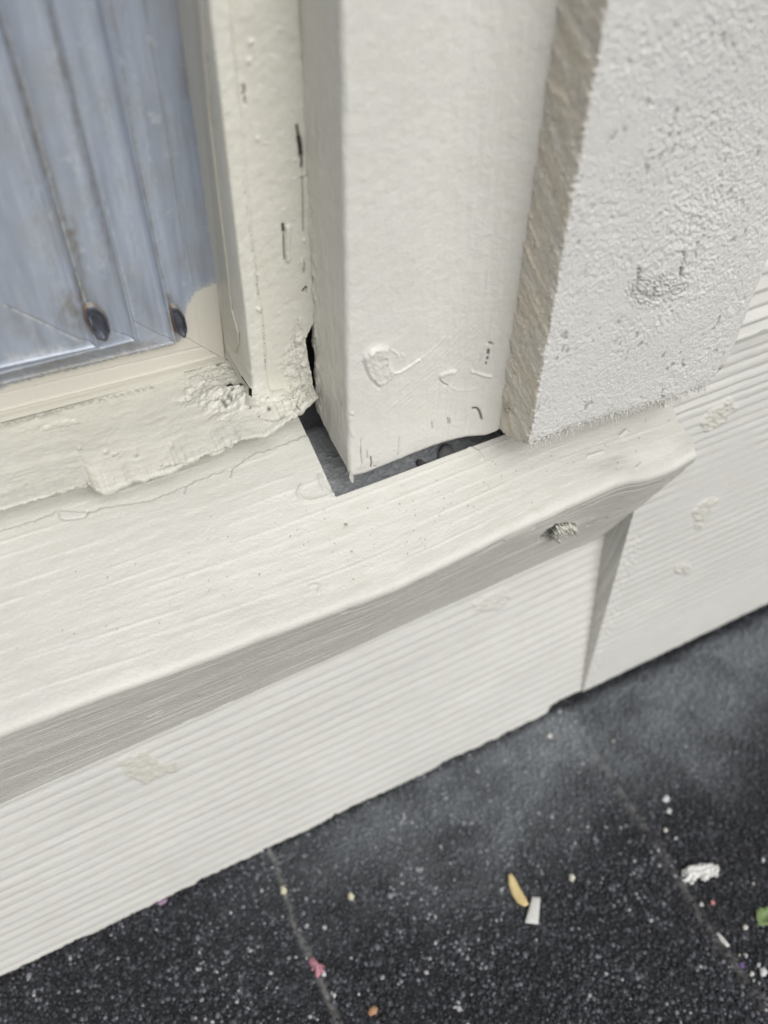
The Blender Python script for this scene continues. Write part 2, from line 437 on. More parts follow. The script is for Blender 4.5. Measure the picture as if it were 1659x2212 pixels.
# ---------------------------------------------------------------- SIDING
def grain(Xg, Zg, period, amp, seed, wav=.0012, duty=.5):
    """raised horizontal wood-grain ridges"""
    ph = (Zg+wav*fbm(Xg*5, Zg*14, 2, seed)+wav*.22*fbm(Xg*40, Zg*60, 2, seed+9))/period
    ph = ph+.25*perlin(np.zeros_like(Xg), Zg/period*.35, seed+4)
    w = np.sin(2*np.pi*ph)+.22*np.sin(4*np.pi*ph+.8+2*perlin(Xg*3, np.floor(ph)*1.7, seed+21))
    a = .75+.45*fbm(Xg*6, np.floor(ph)*3.7, 2, seed+6)
    return amp*w*np.clip(a, .2, 1.4)
def siding(name, x0, x1, ztop, zbot, ytop, ybot, label, period, amp, seed, fine=(None, None), st=.0009, xedge=None, thick=.016, feat=None, zb_fn=None, mat=None):
    f0, f1 = fine
    if f0 is None: xs = vstack_axis((x0, x1, .03))
    else:
        seg = []
        if x0 < f0: seg.append((x0, f0, .03))
        seg.append((f0, f1, st))
        if x1 > f1: seg.append((f1, x1, .03))
        xs = vstack_axis(*seg)
    # profile: bottom-back, bottom-front (rounded), front up, top-back
    tt = np.linspace(0, 1, max(8, int((ztop-zbot)/st)))
    n, m = len(xs), len(tt)
    Xg = np.repeat(xs[:, None], m, 1); zb = np.full(n, zbot) if zb_fn is None else zb_fn(xs)
    Zg = zb[:, None]+(ztop-zb[:, None])*tt[None]
    yt = ytop(xs) if callable(ytop) else np.full(n, ytop); yb = np.full(n, ybot)
    Yg = yb[:, None]+(yt-yb)[:, None]*((Zg-zbot)/(ztop-zbot))
    Fr = np.stack([Xg, Yg, Zg], -1)
    hh = grain(Xg, Zg, period, amp, seed)+.0003*fbm(Xg*25, Zg*25, 3, seed+1)
    hh = hh*sst(0, .004, Zg-zb[:, None]); rd = .0035*np.exp(-((Zg-zb[:, None])/.002)**2)
    U, V = pxof(Fr); dirt_shade = np.zeros(U.shape)
    if feat: hh, dirt_shade = feat(U, V, Fr, hh, dirt_shade)
    bt_ = np.exp(-((Zg-zb[:, None])/.0045)**2)*np.clip(.3+fbm(Xg*60, Zg*60, 3, 77), 0, 1); dirt_shade = np.maximum(dirt_shade, .8*bt_); hh = hh+.0010*bt_
    Fr[..., 1] -= (hh-rd)
    if xedge is not None:
        wgt = sst(xs[0]+.004, xs[0], xs)[:, None]
        Fr[..., 0] += wgt*xedge(Zg); 
    bk = lambda a, dz: (a+np.array([0, thick, dz]))[:, None]
    ring = np.concatenate([Fr, bk(Fr[:, -1], 0), bk(Fr[:, 0], .001)], 1)
    D = np.concatenate([dirt_shade, dirt_shade[:, -1:]*0, dirt_shade[:, :1]*0], 1)
    o = solid(name, ring, mat or M_SIDE, None, attrs={'dirt_shade': D})
    return tag(o, label, 'siding board', 'wood-grained siding boards')
def feat_left(U, V, P, h, d):
    a = area(U, V, [(250, 1650), (285, 1625), (330, 1628), (345, 1650), (385, 1640), (380, 1665), (330, 1680), (300, 1690), (280, 1680)], 5, 8, 3)
    h = h*(1-.75*a)+a*(.0009+.00035*fbm(U/14, V/9, 3, 2)); d = np.maximum(d, .8*a*np.clip(.7+.6*fbm(U/16, V/10, 3, 6), 0, 1))
    a = area(U, V, [(1015, 1310), (1040, 1295), (1085, 1270), (1105, 1285), (1090, 1305), (1040, 1325)], 5, 8, 5)
    h = h*(1-.7*a)+a*(.0008+.0004*fbm(U/12, V/8, 3, 2)); d = np.maximum(d, .5*a*np.clip(.5+.8*fbm(U/14, V/10, 3, 6), 0, 1))
    return h, d
def zb_left(x):
    xx = x; z = np.full(x.shape, -.9385)
    z += -.0012+.0042*fbm(x*20, x*0+.3, 5, 4, .62)+.0010*fbm(x*150, x*0, 2, 6)+.001
    z += .013*sst(.437, .445, x)
    return z
TY = lambda xs: np.interp(xs, [-1.2, -.12, .486], [.416, .42, .436])
siding('siding_board', -1.6, .4858, -.655, -.9385, lambda xs: TY(xs), .4, 'lower siding board left of the open joint, running along the dark ground', .0142, .00036, 3,
       fine=(-.26, .4858), feat=feat_left, zb_fn=zb_left)
def feat_right(U, V, P, h, d):
    Z = P[..., 2]
    h = h*(.75+.9*sst(-.62, -.47, Z))
    h = h*(1-.75*area(U, V, [(1395, 1150), (1500, 1000), (1600, 930), (1659, 960), (1659, 1050), (1520, 1130), (1450, 1180)], 30, 20, 4))
    for k, q in enumerate(([(1510, 915), (1545, 880), (1580, 855), (1590, 890), (1550, 925), (1520, 930)], [(1495, 1100), (1530, 1075), (1555, 1080), (1530, 1105), (1520, 1135), (1500, 1140)],
              [(1455, 1225), (1475, 1215), (1495, 1220), (1490, 1238), (1465, 1242)])):
        a = area(U, V, q, 4, 7, k+2)
        h = h*(1-.6*a)+a*(.0014+.0011*fbm(U/9, V/8, 3, 2)); d = np.maximum(d, .5*a)
    h = h+.0007*area(U, V, [(1360, 1150), (1395, 1160), (1340, 1320), (1300, 1420), (1280, 1490), (1255, 1490), (1330, 1300)], 6, 6, 8)*fbm(U/8, V/8, 3, 4)
    return h, d
siding('siding_board', .486, 2.2, -.405, -.922, .412, .3985, 'wide siding board right of the open joint, below the rough trim board', .0118, .00042, 12,
       fine=(.486, .92), feat=feat_right, xedge=lambda Z: .0011*fbm(Z*260, Z*0+.5, 3, 7)-.0004, thick=.05)
siding('siding_board', .34, 2.2, -.10, -.431, .412, .3945, 'upper lapped siding board with bold grain beside the rough trim board', .0155, .0014, 31,
       fine=(.50, .72), st=.0011, thick=.02, zb_fn=lambda x: -.431+.0012*fbm(x*60, x*0, 2, 4))
siding('siding_board', .34, 2.2, .30, -.112, .410, .3935, 'highest siding board of the wall right of the post', .0155, .001, 35, thick=.018)

# ---------------------------------------------------------------- SILL BOARD
K = .45
def sill():
    xs = vstack_axis((-1.6, -.2, .03), (-.2, .191, .00085), (.191, .379, .00085), (.379, .489, .0008))
    f = (.364, -.515)
    zt = lambda y: f[1]+K*(y-f[0])
    r = .0035
    top, _ = path([(.595, zt(.595)), (.50, zt(.50)), (.433, zt(.433)), (.3715, zt(.3715))], [.01, .0008, .0008])
    und0 = (.3652, -.5235); und1 = (.434, -.6865)
    edge = [(.3685, zt(.3685)-.0001), (.3665, zt(.3665)-.0004), (.3650, -.5158), (.3641, -.5175), (.3641, -.5195), (.3645, -.5215)]
    und, _ = path([und0, und1], [.0008])
    back = [(.436, -.70), (.595, -.70)]
    prof = np.concatenate([top, edge, und, back]); m = len(prof); n = len(xs)
    s = np.concatenate([[0], np.cumsum(np.linalg.norm(np.diff(prof, axis=0), axis=1))])
    it = len(top); ie = it+len(edge); iu = ie+len(und)
    X = np.repeat(xs[:, None], m, 1); Yp = np.repeat(prof[None, :, 0], n, 0); Zp = np.repeat(prof[None, :, 1], n, 0)
    ep = [onY(u, v, .3645) for u, v in ((-60, 1611), (0, 1590), (200, 1515), (425, 1434), (640, 1353), (850, 1276), (960, 1224), (1060, 1174), (1180, 1118), (1280, 1073), (1325, 1052), (1360, 1041), (1400, 1036), (1430, 1026), (1460, 1014), (1500, 990))]
    sag = np.interp(xs, [p[0] for p in ep], [p[2] for p in ep])+.5187+.0007*fbm(xs*45, xs*0+.4, 3, 71)
    sag = np.convolve(np.pad(sag, 6, 'edge'), np.ones(13)/13, 'valid')
    ww = np.zeros(m); ww[:it] = sst(.46, .372, prof[:it, 0]); ww[it:ie] = 1; ww[ie:iu] = 1-np.linspace(0, 1, iu-ie); ww[iu:] = 0
    sagL = np.convolve(np.pad(sag, 60, 'edge'), np.ones(121)/121, 'valid'); w3 = ww.copy(); w3[:it] = sst(.388, .3705, prof[:it, 0])
    Zp = Zp+sagL[:, None]*ww[None]+(sag-sagL)[:, None]*w3[None]
    du_ = np.interp(xs, [-1.6, -.12, .486], [-.0145, -.0135, .0025]); wu = np.zeros(m); wu[ie:iu] = np.linspace(0, 1, iu-ie); wu[iu] = 1
    Yp = Yp+du_[:, None]*wu[None]
    # end of the board runs at a slight slant
    off = np.interp(Yp, [.364, .38, .395, .416, .44], [0, .004, .001, .006, .008])
    off = off*(np.arange(m) < it)[None]+.0012*fbm(Yp*150, Zp*150, 2, 5)
    X = X+off*sst(.47, .489, xs)[:, None]
    P = np.stack([X, Yp, Zp], -1); U, V = pxof(P)
    S = np.repeat(s[None], n, 0)
    tm = (np.arange(m) < ie)[None]*1.0; um = ((np.arange(m) >= ie) & (np.arange(m) < iu))[None]*1.0
    # grain on the top: thin, broken drag lines running along x; grain beneath: narrow raised lines
    lines = np.zeros(X.shape)
    ph = (S+.0025*fbm(X*4, S*9, 2, 3))/.0105
    fr = ph-np.floor(ph); rl = np.clip(fbm(X*10, np.floor(ph)*5.3, 2, 6)+.35, 0, 1)
    lines = np.exp(-((fr-.5)/.07)**2)*rl*.00052+.00005*np.sin(ph*2*np.pi)
    htop = lines+.00022*fbm(X*22, S*45, 4, 2)+.00016*fbm(X*30, S*220, 3, 12)
    ph2 = (S+.0022*fbm(X*4.5, S*10, 2, 13)+.0006*fbm(X*30, S*60, 2, 14)+.03*0)/.0062; fr2 = np.abs((ph2-np.floor(ph2))-.5)
    r2 = np.clip(.65+.7*fbm(X*9, np.floor(ph2)*3.1, 2, 16), 0, 1.2)
    hun = .0008*np.exp(-(fr2/.12)**2)*r2+.00022*fbm(X*9, S*90, 3, 18)
    h = tm*htop+um*hun
    dirt_shade = np.zeros(X.shape)
    # lip of old paint peeling in a ragged line under the window casing
    lip = [(-10, 1150), (60, 1130), (130, 1103), (190, 1108), (215, 1100), (330, 1080), (400, 1050), (470, 1022), (500, 1016), (540, 985), (600, 965), (650, 945)]
    up = inpoly(U, V+3*fbm(U/12, V/12, 3, 4), lip+[(700, 930), (640, 880), (0, 1080), (-60, 1120)])
    h = h-.0009*tm*up
    for pts in ([(125, 1105), (130, 1125), (185, 1118), (190, 1104)], [(500, 1015), (497, 1030)], [(400, 1050), (398, 1064)]):
        g = ridge(U, V, pts, 1.6); h = h-.0012*g*tm; dirt_shade = np.maximum(dirt_shade, .25*g*tm)
    # paint skin crumpled at the notch corner, little blemishes
    for pts, w, a in (([(650, 1050), (640, 1068), (662, 1085), (700, 1075), (722, 1068)], 4, .0012), ([(690, 1030), (700, 1060), (720, 1068)], 5, .0015),
                      ([(1010, 965), (1030, 975), (1040, 990)], 3.5, .0015), ([(670, 1265), (690, 1262), (688, 1280)], 3, .001), ([(1270, 985), (1300, 975)], 3, .0008),
                      ([(1375, 1010), (1383, 1002)], 2.5, .0015), ([(1340, 940), (1352, 930)], 3, .0012), ([(1110, 940), (1135, 935)], 4, .0012)):
        h = h+tm*a*ridge(U, V, pts, w)
    for pts, a in (([(640, 1345), (780, 1290)], .5), ([(1170, 1160), (1185, 1150)], .5), ([(1270, 1135), (1310, 1118)], .5), ([(740, 1325), (765, 1312)], .4),
                   ([(310, 1560), (345, 1545)], .5), ([(1190, 1090), (1245, 1068), (1300, 1060)], .35)):
        g = ridge(U, V, pts, 2.0); h = h-um*.0015*g; dirt_shade = np.maximum(dirt_shade, a*.5*g*um)
    for pts in ([(735, 1320), (770, 1308)], [(320, 1548), (350, 1538)], [(460, 1490), (520, 1465)], [(430, 1500), (455, 1490)], [(1090, 1165), (1150, 1140)]):
        h = h+um*.0012*ridge(U, V, pts, 3)
    rq = np.random.RandomState(77)
    sp = [(rq.normal(900, 260), 0, rq.uniform(.5, 1.2)) for k in range(120)]+[(rq.normal(330, 200), 0, rq.uniform(.5, 1.0)) for k in range(25)]
    sp = [(u, np.interp(u, [0, 640, 1100, 1450], [1350, 1130, 1050, 930])+rq.normal(35, 62), q) for u, _, q in sp]
    sp = [q for q in sp if not (630 < q[0] < 1120 and q[1] < np.interp(q[0], [630, 725, 1100], [960, 1085, 955]))]
    for u0, v0, r0 in sp:
        b0 = (np.abs(U-u0) < 5) & (np.abs(V-v0) < 5) & (tm > 0); r0 = r0*1.2
        if b0.any(): dirt_shade[b0] = np.maximum(dirt_shade[b0], .85*np.exp(-((U[b0]-u0)**2+(V[b0]-v0)**2)/r0**2))
    kn = area(U, V, [(1165, 1160), (1180, 1143), (1210, 1132), (1245, 1132), (1238, 1150), (1205, 1164), (1180, 1168)], 3, 5, 4)*um; h = h-.003*kn; dirt_shade = np.maximum(dirt_shade, .55*kn*np.clip(.5+fbm(U/6, V/4, 3, 5), 0, 1))  # dark of the knot hole painted in
    for q in ((747, 1132, 3.2), (760, 1190, 2), (330, 1440, 2), (1052, 1225, 1.6), (880, 1195, 1.5), (560, 1240, 1.6)):
        g = np.exp(-((U-q[0])**2+(V-q[1])**2)/q[2]**2)*tm; dirt_shade = np.maximum(dirt_shade, .85*g); h = h-.001*g
    keep = np.ones((n-1, m), bool)
    # the notch: drop the surface inside it straight down
    yi = (Yp >= .4329) & (np.arange(m) < it)[None] & (X > .1912) & (X < .3785)
    P2 = P.copy(); N = normals(closed(P))[:, :m]
    if N[n//2, it//2, 2] < 0: N = -N
    P = P+N*h[..., None]
    P[..., 2] = np.where(yi, np.where(Yp < .532, -.502+.0010*fbm(X*60, Yp*60, 3, 22)+.0011*np.clip(fbm(X*420, Yp*420, 3, 24)-.1, 0, 1), -.52), P[..., 2])
    o = solid('sill_board', P, [M_SILL, M_FLOOR], None, attrs={'dirt_shade': dirt_shade})
    me = o.data
    # faces of the notch get the darker grey material
    nf = (n-1)*m
    mi = np.zeros(len(me.polygons), np.int32)
    yf = (yi[:-1] & yi[1:]).ravel()
    mi[:nf][yf[:nf]] = 1
    me.polygons.foreach_set('material_index', mi); me.update()
    return tag(o, 'long cream window sill board with a notch cut round the post', 'window sill')
SILL = sill()

# ---------------------------------------------------------------- POST
POST_X0, POST_X1, POST_Y = .2078, .328, .442
def post():
    r = .0035
    pts = [(POST_X0, .4992), (POST_X0, .496), (POST_X0, POST_Y+r)]
    a, _ = path(pts, [.004, .0007])
    cor = arc((POST_X0+r, POST_Y+r), r, 180, 270, 7)[1:]
    fr, _ = path([cor[-1], (.274, POST_Y)], [.00062])
    fil = [(.274+.0548*t_, POST_Y-.0175*t_**1.75) for t_ in np.linspace(0, 1, 89)][1:]
    back = [(.330, .4265), (.334, .44), (.334, .4992)]
    prof = np.concatenate([a, cor, fr[1:], fil, back]); m = len(prof)
    bt = [onY(u, v, POST_Y) for u, v in ((755, 1033), (790, 1025), (850, 1000), (928, 969), (1000, 934), (1032, 921), (1050, 905), (1062, 893))]
    zf = np.interp(prof[:, 0], [p[0] for p in bt], [p[2] for p in bt])
    sd = [onX(u, v, POST_X0) for u, v in ((755, 1033), (745, 1008), (715, 955), (692, 905), (684, 890))]
    zs = np.interp(prof[:, 1], [p[1] for p in sd], [p[2] for p in sd])
    isside = prof[:, 0] < POST_X0+.0005
    zb = np.where(isside, zs, zf); zb = np.convolve(np.pad(zb, 4, 'edge'), np.ones(9)/9, 'valid')
    t = vstack_axis((0, .34, .0007), (.34, 1.2, .03)); n = len(t)
    Z = zb[None]+t[:, None]*(1-(zb[None]+.48)/1.2); X = np.repeat(prof[None, :, 0], n, 0); Yp = np.repeat(prof[None, :, 1], n, 0)
    s = np.concatenate([[0], np.cumsum(np.linalg.norm(np.diff(prof, axis=0), axis=1))])
    S = np.repeat(s[None], n, 0); P = np.stack([X, Yp, Z], -1); U, V = pxof(P)
    vis = (np.arange(m) < m-3)[None]*1.0*(t < .335)[:, None]
    front = (X > POST_X0+.002)*vis; sidem = (X <= POST_X0+.002)*vis
    h = .00018*fbm(S*120, Z*120, 3, 1)+.0003*fbm(S*25, Z*8, 3, 4)+.00022*fbm(S*240, Z*22, 3, 6)
    h = h-.0016*np.exp(-(t/.0016)**2)[:, None]
    dirt_shade = np.zeros(X.shape)
    # swept blob of paint with a curled ridge
    bl = [(787, 775), (797, 757), (815, 749), (836, 750), (836, 775), (840, 795), (853, 812), (838, 826), (820, 834), (803, 818), (790, 798)]
    q = area(U, V, bl, 3, 2, 3)*front
    h = h+.0017*q+.0013*q*sst(800, 750, V)+.0006*q*fbm(U/14, V/14, 3, 66)
    h = h+front*(.0013*ridge(U, V, [(838, 752), (836, 772), (838, 792), (848, 806), (862, 806), (880, 795), (900, 780), (905, 777)], 2.2)+.0006*ridge(U, V, [(905, 777), (920, 768), (938, 753), (960, 728)], 1.5)
                 + .0011*ridge(U, V, [(790, 768), (800, 755), (818, 751), (834, 751)], 7)+.0010*ridge(U, V, [(848, 757), (858, 765), (860, 771)], 2.5)+.0007*ridge(U, V, [(868, 765), (873, 771)], 2.2))
    h = h-front*.0012*ridge(U, V, [(784, 782), (790, 802), (803, 824), (820, 839)], 2.6)
    # second small teardrop with a faint swept arc
    h = h+front*(.0014*ridge(U, V, [(953, 812), (962, 806), (978, 803)], 4.5)+.0003*ridge(U, V, [(955, 822), (975, 838), (1003, 846), (1035, 838), (1060, 815)], 2.5)+.0008*ridge(U, V, [(972, 818), (984, 803)], 2.5))
    g = ridge(U, V, [(951, 822), (958, 829), (966, 832)], 1.8)*front; h = h-.0012*g; dirt_shade = np.maximum(dirt_shade, .5*g)
    # diagonal brush marks
    ang = .72; br = perlin((U*math.sin(ang)+V*math.cos(ang))/3.2, (U*math.cos(ang)-V*math.sin(ang))/70, 8)
    reg = area(U, V, [(815, 860), (900, 800), (960, 730), (1040, 660), (1060, 700), (1010, 790), (960, 880), (830, 900)], 25, 10, 2)*front
    h = h+reg*(.00030*br+.0002*perlin((U*math.sin(ang)+V*math.cos(ang))/2.2, (U*math.cos(ang)-V*math.sin(ang))/40, 9))
    # folds and a slit in the inside corner
    h = h+front*(.0012*ridge(U, V, [(1020, 803), (1034, 806), (1050, 812), (1062, 813)], 3)+.0010*ridge(U, V, [(1052, 745), (1040, 775), (1028, 800)], 3))
    for pts, w_, a_ in (([(1057, 741), (1062, 743)], 3, .7), ([(1055, 757), (1054, 764)], 2.6, .95), ([(1053, 772), (1052, 776)], 2, .95), ([(1050, 783), (1049, 787)], 1.6, .9),
                        ([(1022, 883), (1030, 882), (1036, 890), (1040, 905)], 2.6, .9)):
        g = ridge(U, V, pts, w_)*front; h = h-.0015*g; dirt_shade = np.maximum(dirt_shade, a_*g)  # shade inside the slit painted into the colour
    # fine vertical cracks near the foot
    for pts, w_, a_ in (([(801, 988), (803, 1000), (801, 1008)], 1.5, .9), ([(780, 948), (779, 985), (782, 1002)], 1.0, .5), ([(793, 975), (794, 990)], 1.1, .5), ([(808, 1007), (812, 1008)], 1.2, .6),
                        ([(933, 912), (934, 925)], 1.0, .6), ([(967, 903), (968, 915)], 1.1, .7), ([(971, 905), (971, 914)], 1.0, .7), ([(862, 942), (860, 985)], .9, .35), ([(737, 865), (736, 875)], 1.2, .6),
                        ([(723, 990), (722, 998)], 1, .5)):
        g = ridge(U, V, pts, w_)*vis; h = h-.0008*g; dirt_shade = np.maximum(dirt_shade, a_*g)  # shade of the cracks painted in along their grooves
    h = h+vis*(.0012*ridge(U, V, [(760, 893), (761, 893)], 3.5)+.0009*ridge(U, V, [(757, 905), (756, 925), (761, 940)], 3.5)+.0006*ridge(U, V, [(778, 960), (785, 985), (775, 1010)], 3))
    # lumpy torn paint along the back of the side face
    e = sst(.480, .499, Yp)*sidem*sst(-.20, -.33, Z)
    h = h+e*(.0014*fbm(Yp*160, Z*110, 4, 9)+.0006)+sidem*.0004*fbm(Yp*60, Z*25, 4, 3)
    P = P.copy(); 
    o = solid('post', P, M_POST, None, h=h, attrs={'dirt_shade': np.clip(dirt_shade, 0, 1)})
    return tag(o, 'smooth square painted post standing in the notch of the sill', 'post')
POST = post()
# loose flake of paint hanging off the post's bottom corner
c = onY(757, 1030, POST_Y-.001)
fl = [(0, 0, .006), (.0018, -.0006, .004), (.0026, -.0016, -.001), (.0022, -.001, -.0075), (.0006, -.0004, -.0062), (-.0010, .0002, -.001), (-.0006, .0003, .003)]
V_ = [c+np.array(p)*.9 for p in fl]+[c+np.array(p)*.9+np.array([.0002, .0007, 0]) for p in fl]
F_ = [tuple(range(7)), tuple(range(13, 6, -1))]+[(k, (k+1) % 7, 7+(k+1) % 7, 7+k) for k in range(7)]
raw_mesh('paint_flake', V_, F_, M_CAULK, POST, smooth=False)

# ---------------------------------------------------------------- ROUGH BOARD
RX, RY = .328, .387
def rough():
    bf = [onY(u, v, RY) for u, v in ((1140, 958), (1180, 948), (1240, 922), (1330, 895), (1400, 875), (1470, 858), (1530, 830), (1556, 808), (1572, 778))]
    xr = .5165
    r = .002
    a, _ = path([(RX, .452), (RX, RY+r)], [.0006])
    cor = arc((RX+r, RY+r), r, 180, 270, 5)[1:]
    fr, _ = path([cor[-1], (xr-r, RY)], [.00052])
    cr = arc((xr-r, RY+r), r, 270, 360, 5)[1:]
    prof = np.concatenate([a, cor, fr[1:], cr, [(xr, .4125), (RX+.01, .4125), (RX+.01, .452)]]); m = len(prof)
    zf = np.interp(prof[:, 0], [p[0] for p in bf], [p[2] for p in bf])
    sd = [onX(u, v, RX) for u, v in ((1140, 960), (1112, 955), (1075, 928), (1050, 905), (1036, 893))][::1]
    zs = np.interp(prof[:, 1], [p[1] for p in sd], [p[2] for p in sd])
    zb = np.where(prof[:, 0] < RX+.0005, zs, zf)
    nv = m-3
    zb[nv:] = [zb[nv-1], -.45, zb[0]]
    t = vstack_axis((0, .32, .00062), (.32, 1.2, .03)); n = len(t)
    Z = zb[None]+t[:, None]*(1-(zb[None]+.45)/1.2); X = np.repeat(prof[None, :, 0], n, 0); Yp = np.repeat(prof[None, :, 1], n, 0)
    # the right edge leans outward a little as it rises
    X = X+np.interp(Z, [-.45, -.35, -.1, .7], [0, .003, .012, .012])*sst(.45, .5165, X)
    s = np.concatenate([[0], np.cumsum(np.linalg.norm(np.diff(prof, axis=0), axis=1))]); S = np.repeat(s[None], n, 0)
    P = np.stack([X, Yp, Z], -1); U, V = pxof(P)
    vis = (np.arange(m) < nv)[None]*1.0*(t < .316)[:, None]
    side = (X < RX+.001)*vis; front = (X >= RX+.001)*vis
    a1 = X*.85+Z*.35; b1 = Z*.85-X*.35
    big = np.clip(.8+.6*fbm(X*18, Z*18, 3, 41), .25, 1.4)*np.interp(U, [1140, 1300, 1450, 1660], [.75, .8, 1.25, 1.2])*np.interp(V, [0, 500, 800, 960], [1.0, 1.1, .75, .7])
    wx = a1+.0012*fbm(a1*300, b1*300, 2, 71); wz = b1+.0012*fbm(a1*300, b1*300, 2, 74)
    def grainf(k, sd, skew=(1, 1)):
        g_ = np.random.RandomState(sd).randn(*X.shape)
        for _ in range(3):
            for ax_ in (0, 1):
                kk = max(1, int(k*skew[ax_])); c_ = np.cumsum(np.concatenate([np.zeros_like(np.take(g_, [0], ax_)), g_, np.take(g_, range(kk), ax_)], ax_), ax_)
                g_ = (np.take(c_, range(kk, kk+g_.shape[ax_]), ax_)-np.take(c_, range(0, g_.shape[ax_]), ax_))/kk
        return g_/g_.std()
    r1 = grainf(2, 1); r2 = grainf(3, 2, (1, 1.4)); r4 = grainf(7, 3, (1, 1.3)); pitn = grainf(4, 5, (1.3, 1))
    tex = .00014*r1+.00015*r2+.00009*r4+.00016*fbm(a1*110, b1*130, 3, 33)
    pits = -.0007*np.clip(pitn-1.1, 0, 1.5)
    h = front*big*(tex+pits)
    dirt_shade = front*np.clip(fbm(a1*260, b1*420, 3, 44)-.75, 0, 1)*-.0
    dirt_shade = front*.45*sst(1.5, 2.3, pitn)*sst(.0, .6, fbm(a1*22, b1*22, 2, 91)+.2)+side*(.08*sst(.1, .8, fbm(Yp*140, Z*140, 3, 93)))
    # side: long diagonal drag marks of the brush over rough sawn wood
    c1 = Yp*.80+Z*.60; c2 = Z*.80-Yp*.60
    h = h+side*(.0011*fbm(c2*120, c1*26, 4, 51)+.0005*fbm(c2*380, c1*110, 3, 55)+.0005*fbm(Yp*260, Z*260, 3, 56)+.0006*np.clip(fbm(Yp*150, Z*150, 3, 57)-.35, 0, 1))
    # corner fuzz
    h = h+vis*.0010*fbm(S*300, Z*420, 3, 58)*np.exp(-((X-RX)**2+(Yp-RY)**2)/.003**2)
    h = h+vis*np.exp(-(t/.003)**2)[:, None]*(.0010*fbm(S*420, Z*420, 3, 61)-.0012)
    # two rusty gouges and a torn patch
    for pts, w_, a_ in (([(1381, 583), (1380, 600), (1379, 616)], 4.2, .75), ([(1372, 625), (1366, 640)], 5, .55), ([(1476, 546), (1480, 558), (1475, 572)], 3.2, .6), ([(1473, 580), (1472, 596)], 4.2, .8),
                        ([(1380, 630), (1400, 645), (1440, 640), (1460, 628)], 3.5, .4), ([(1560, 795), (1552, 808)], 4, .5)):
        g = ridge(U, V, pts, w_)*front; g = g*np.clip(.7+.6*fbm(U/5, V/5, 2, 4), 0, 1.2); h = h-.0022*g; dirt_shade = np.maximum(dirt_shade, a_*g)
    q = area(U, V, [(1350, 620), (1380, 590), (1400, 600), (1455, 590), (1490, 600), (1480, 640), (1400, 665), (1355, 655)], 10, 8, 3)*front
    h = h+q*.0016*fbm(U/6, V/6, 4, 8, .65); dirt_shade = np.maximum(dirt_shade, q*.45*np.clip(fbm(U/8, V/8, 3, 18)+.1, 0, 1))
    h = h+front*(.0005*ridge(U, V, [(1390, 580), (1420, 560), (1450, 540), (1480, 535)], 5)+.0003*ridge(U, V, [(1395, 600), (1440, 585), (1465, 570)], 6))
    for k in range(34):
        r_ = np.random.RandomState(k+90); u0 = r_.normal(1190, 60); v0 = r_.uniform(60, 900); u0 = 1225-.17*v0*.9+r_.normal(25, 22)
        g = np.exp(-((U-u0)**2+(V-v0)**2)/r_.uniform(2, 4.5)**2)*side; h = h+g*.0012*r_.choice([-1, 1]); dirt_shade = np.maximum(dirt_shade, .35*g*(r_.rand() > .6))
    q = area(U, V, [(1088, 870), (1100, 865), (1108, 880), (1098, 895), (1085, 890)], 4, 5, 3)*side
    h = h+q*.0012*fbm(U/3, V/3, 3, 8); dirt_shade = np.maximum(dirt_shade, q*.5*np.clip(fbm(U/3, V/3, 2, 18)+.2, 0, 1))
    o = solid('trim_board', P, M_ROUGH, None, h=h, attrs={'dirt_shade': np.clip(dirt_shade, 0, 1), 'tan': side*(.25+.75*sst(.436, .420, Yp))*np.clip(.72+.3*fbm(c2*60, c1*20, 3, 95), 0, 1)})
    return tag(o, 'rough sawn trim board with fuzzy painted face to the right of the smooth post', 'trim board'), bf, sd
ROUGH, RB, RSD = rough()
# splinters and paint-stiff fibres along the board's torn edges
def fibres():
    r = np.random.RandomState(5); V, F = [], []
    bx = [p[0] for p in RB]; bz = [p[2] for p in RB]
    def hair(p, d, L, w):
        d = d/np.linalg.norm(d); p = np.array(p); side = np.cross(d, r.randn(3)); side /= np.linalg.norm(side)+1e-9; bend = r.randn(3)*L*.3
        k0 = len(V); sg = 4; s2 = np.cross(d, side)
        for i in range(sg+1):
            t = i/sg; c = p+d*L*t+bend*t*t; ww = w*(1-.75*t)
            V.extend([c+side*ww, c-side*ww*.5+s2*ww*.85, c-side*ww*.5-s2*ww*.85])
        for i in range(sg):
            a = k0+3*i
            for j in range(3): F.append((a+j, a+(j+1) % 3, a+3+(j+1) % 3, a+3+j))
    for k in range(620):
        x = RX+(.5-RX)*r.rand()**1.5*1.0; cl = perlin(np.array([x*70]), np.array([.5]), 3)[0]
        if cl < -.15 and r.rand() > .25: continue
        z = np.interp(x, bx, bz)+r.uniform(-.0008, .0018)
        hair((x, RY+r.uniform(-.0008, .002), z), np.array([r.randn()*.8, -.5-.4*r.rand(), -.6-.5*r.rand()]), r.uniform(.002, .0062), r.uniform(.00025, .0005))
    for k in range(70):
        z = -.452+.34*r.rand()**2.2
        hair((RX+r.uniform(-.0005, .001), RY+r.uniform(-.0006, .001), z), np.array([-.8, -.6+.4*r.randn(), .5*r.randn()]), r.uniform(.001, .003), r.uniform(.00015, .00032))
    for k in range(60):
        q = onY(1028+r.normal(0, 7), 888+r.normal(0, 6), POST_Y-.006)
        hair(q, np.array([r.randn(), -.5+r.randn()*.3, r.randn()]), r.uniform(.0012, .0035), .0002)
    for k in range(40):
        q = onX(1105+r.normal(0, 12), 950+r.normal(0, 5), RX-.0005)
        hair(q, np.array([-.7, r.randn()*.6, -.6+r.randn()*.4]), r.uniform(.0012, .003), .0002)
    o = raw_mesh('splinters', V, F, M_FIB, ROUGH); o['kind'] = 'stuff'
fibres()

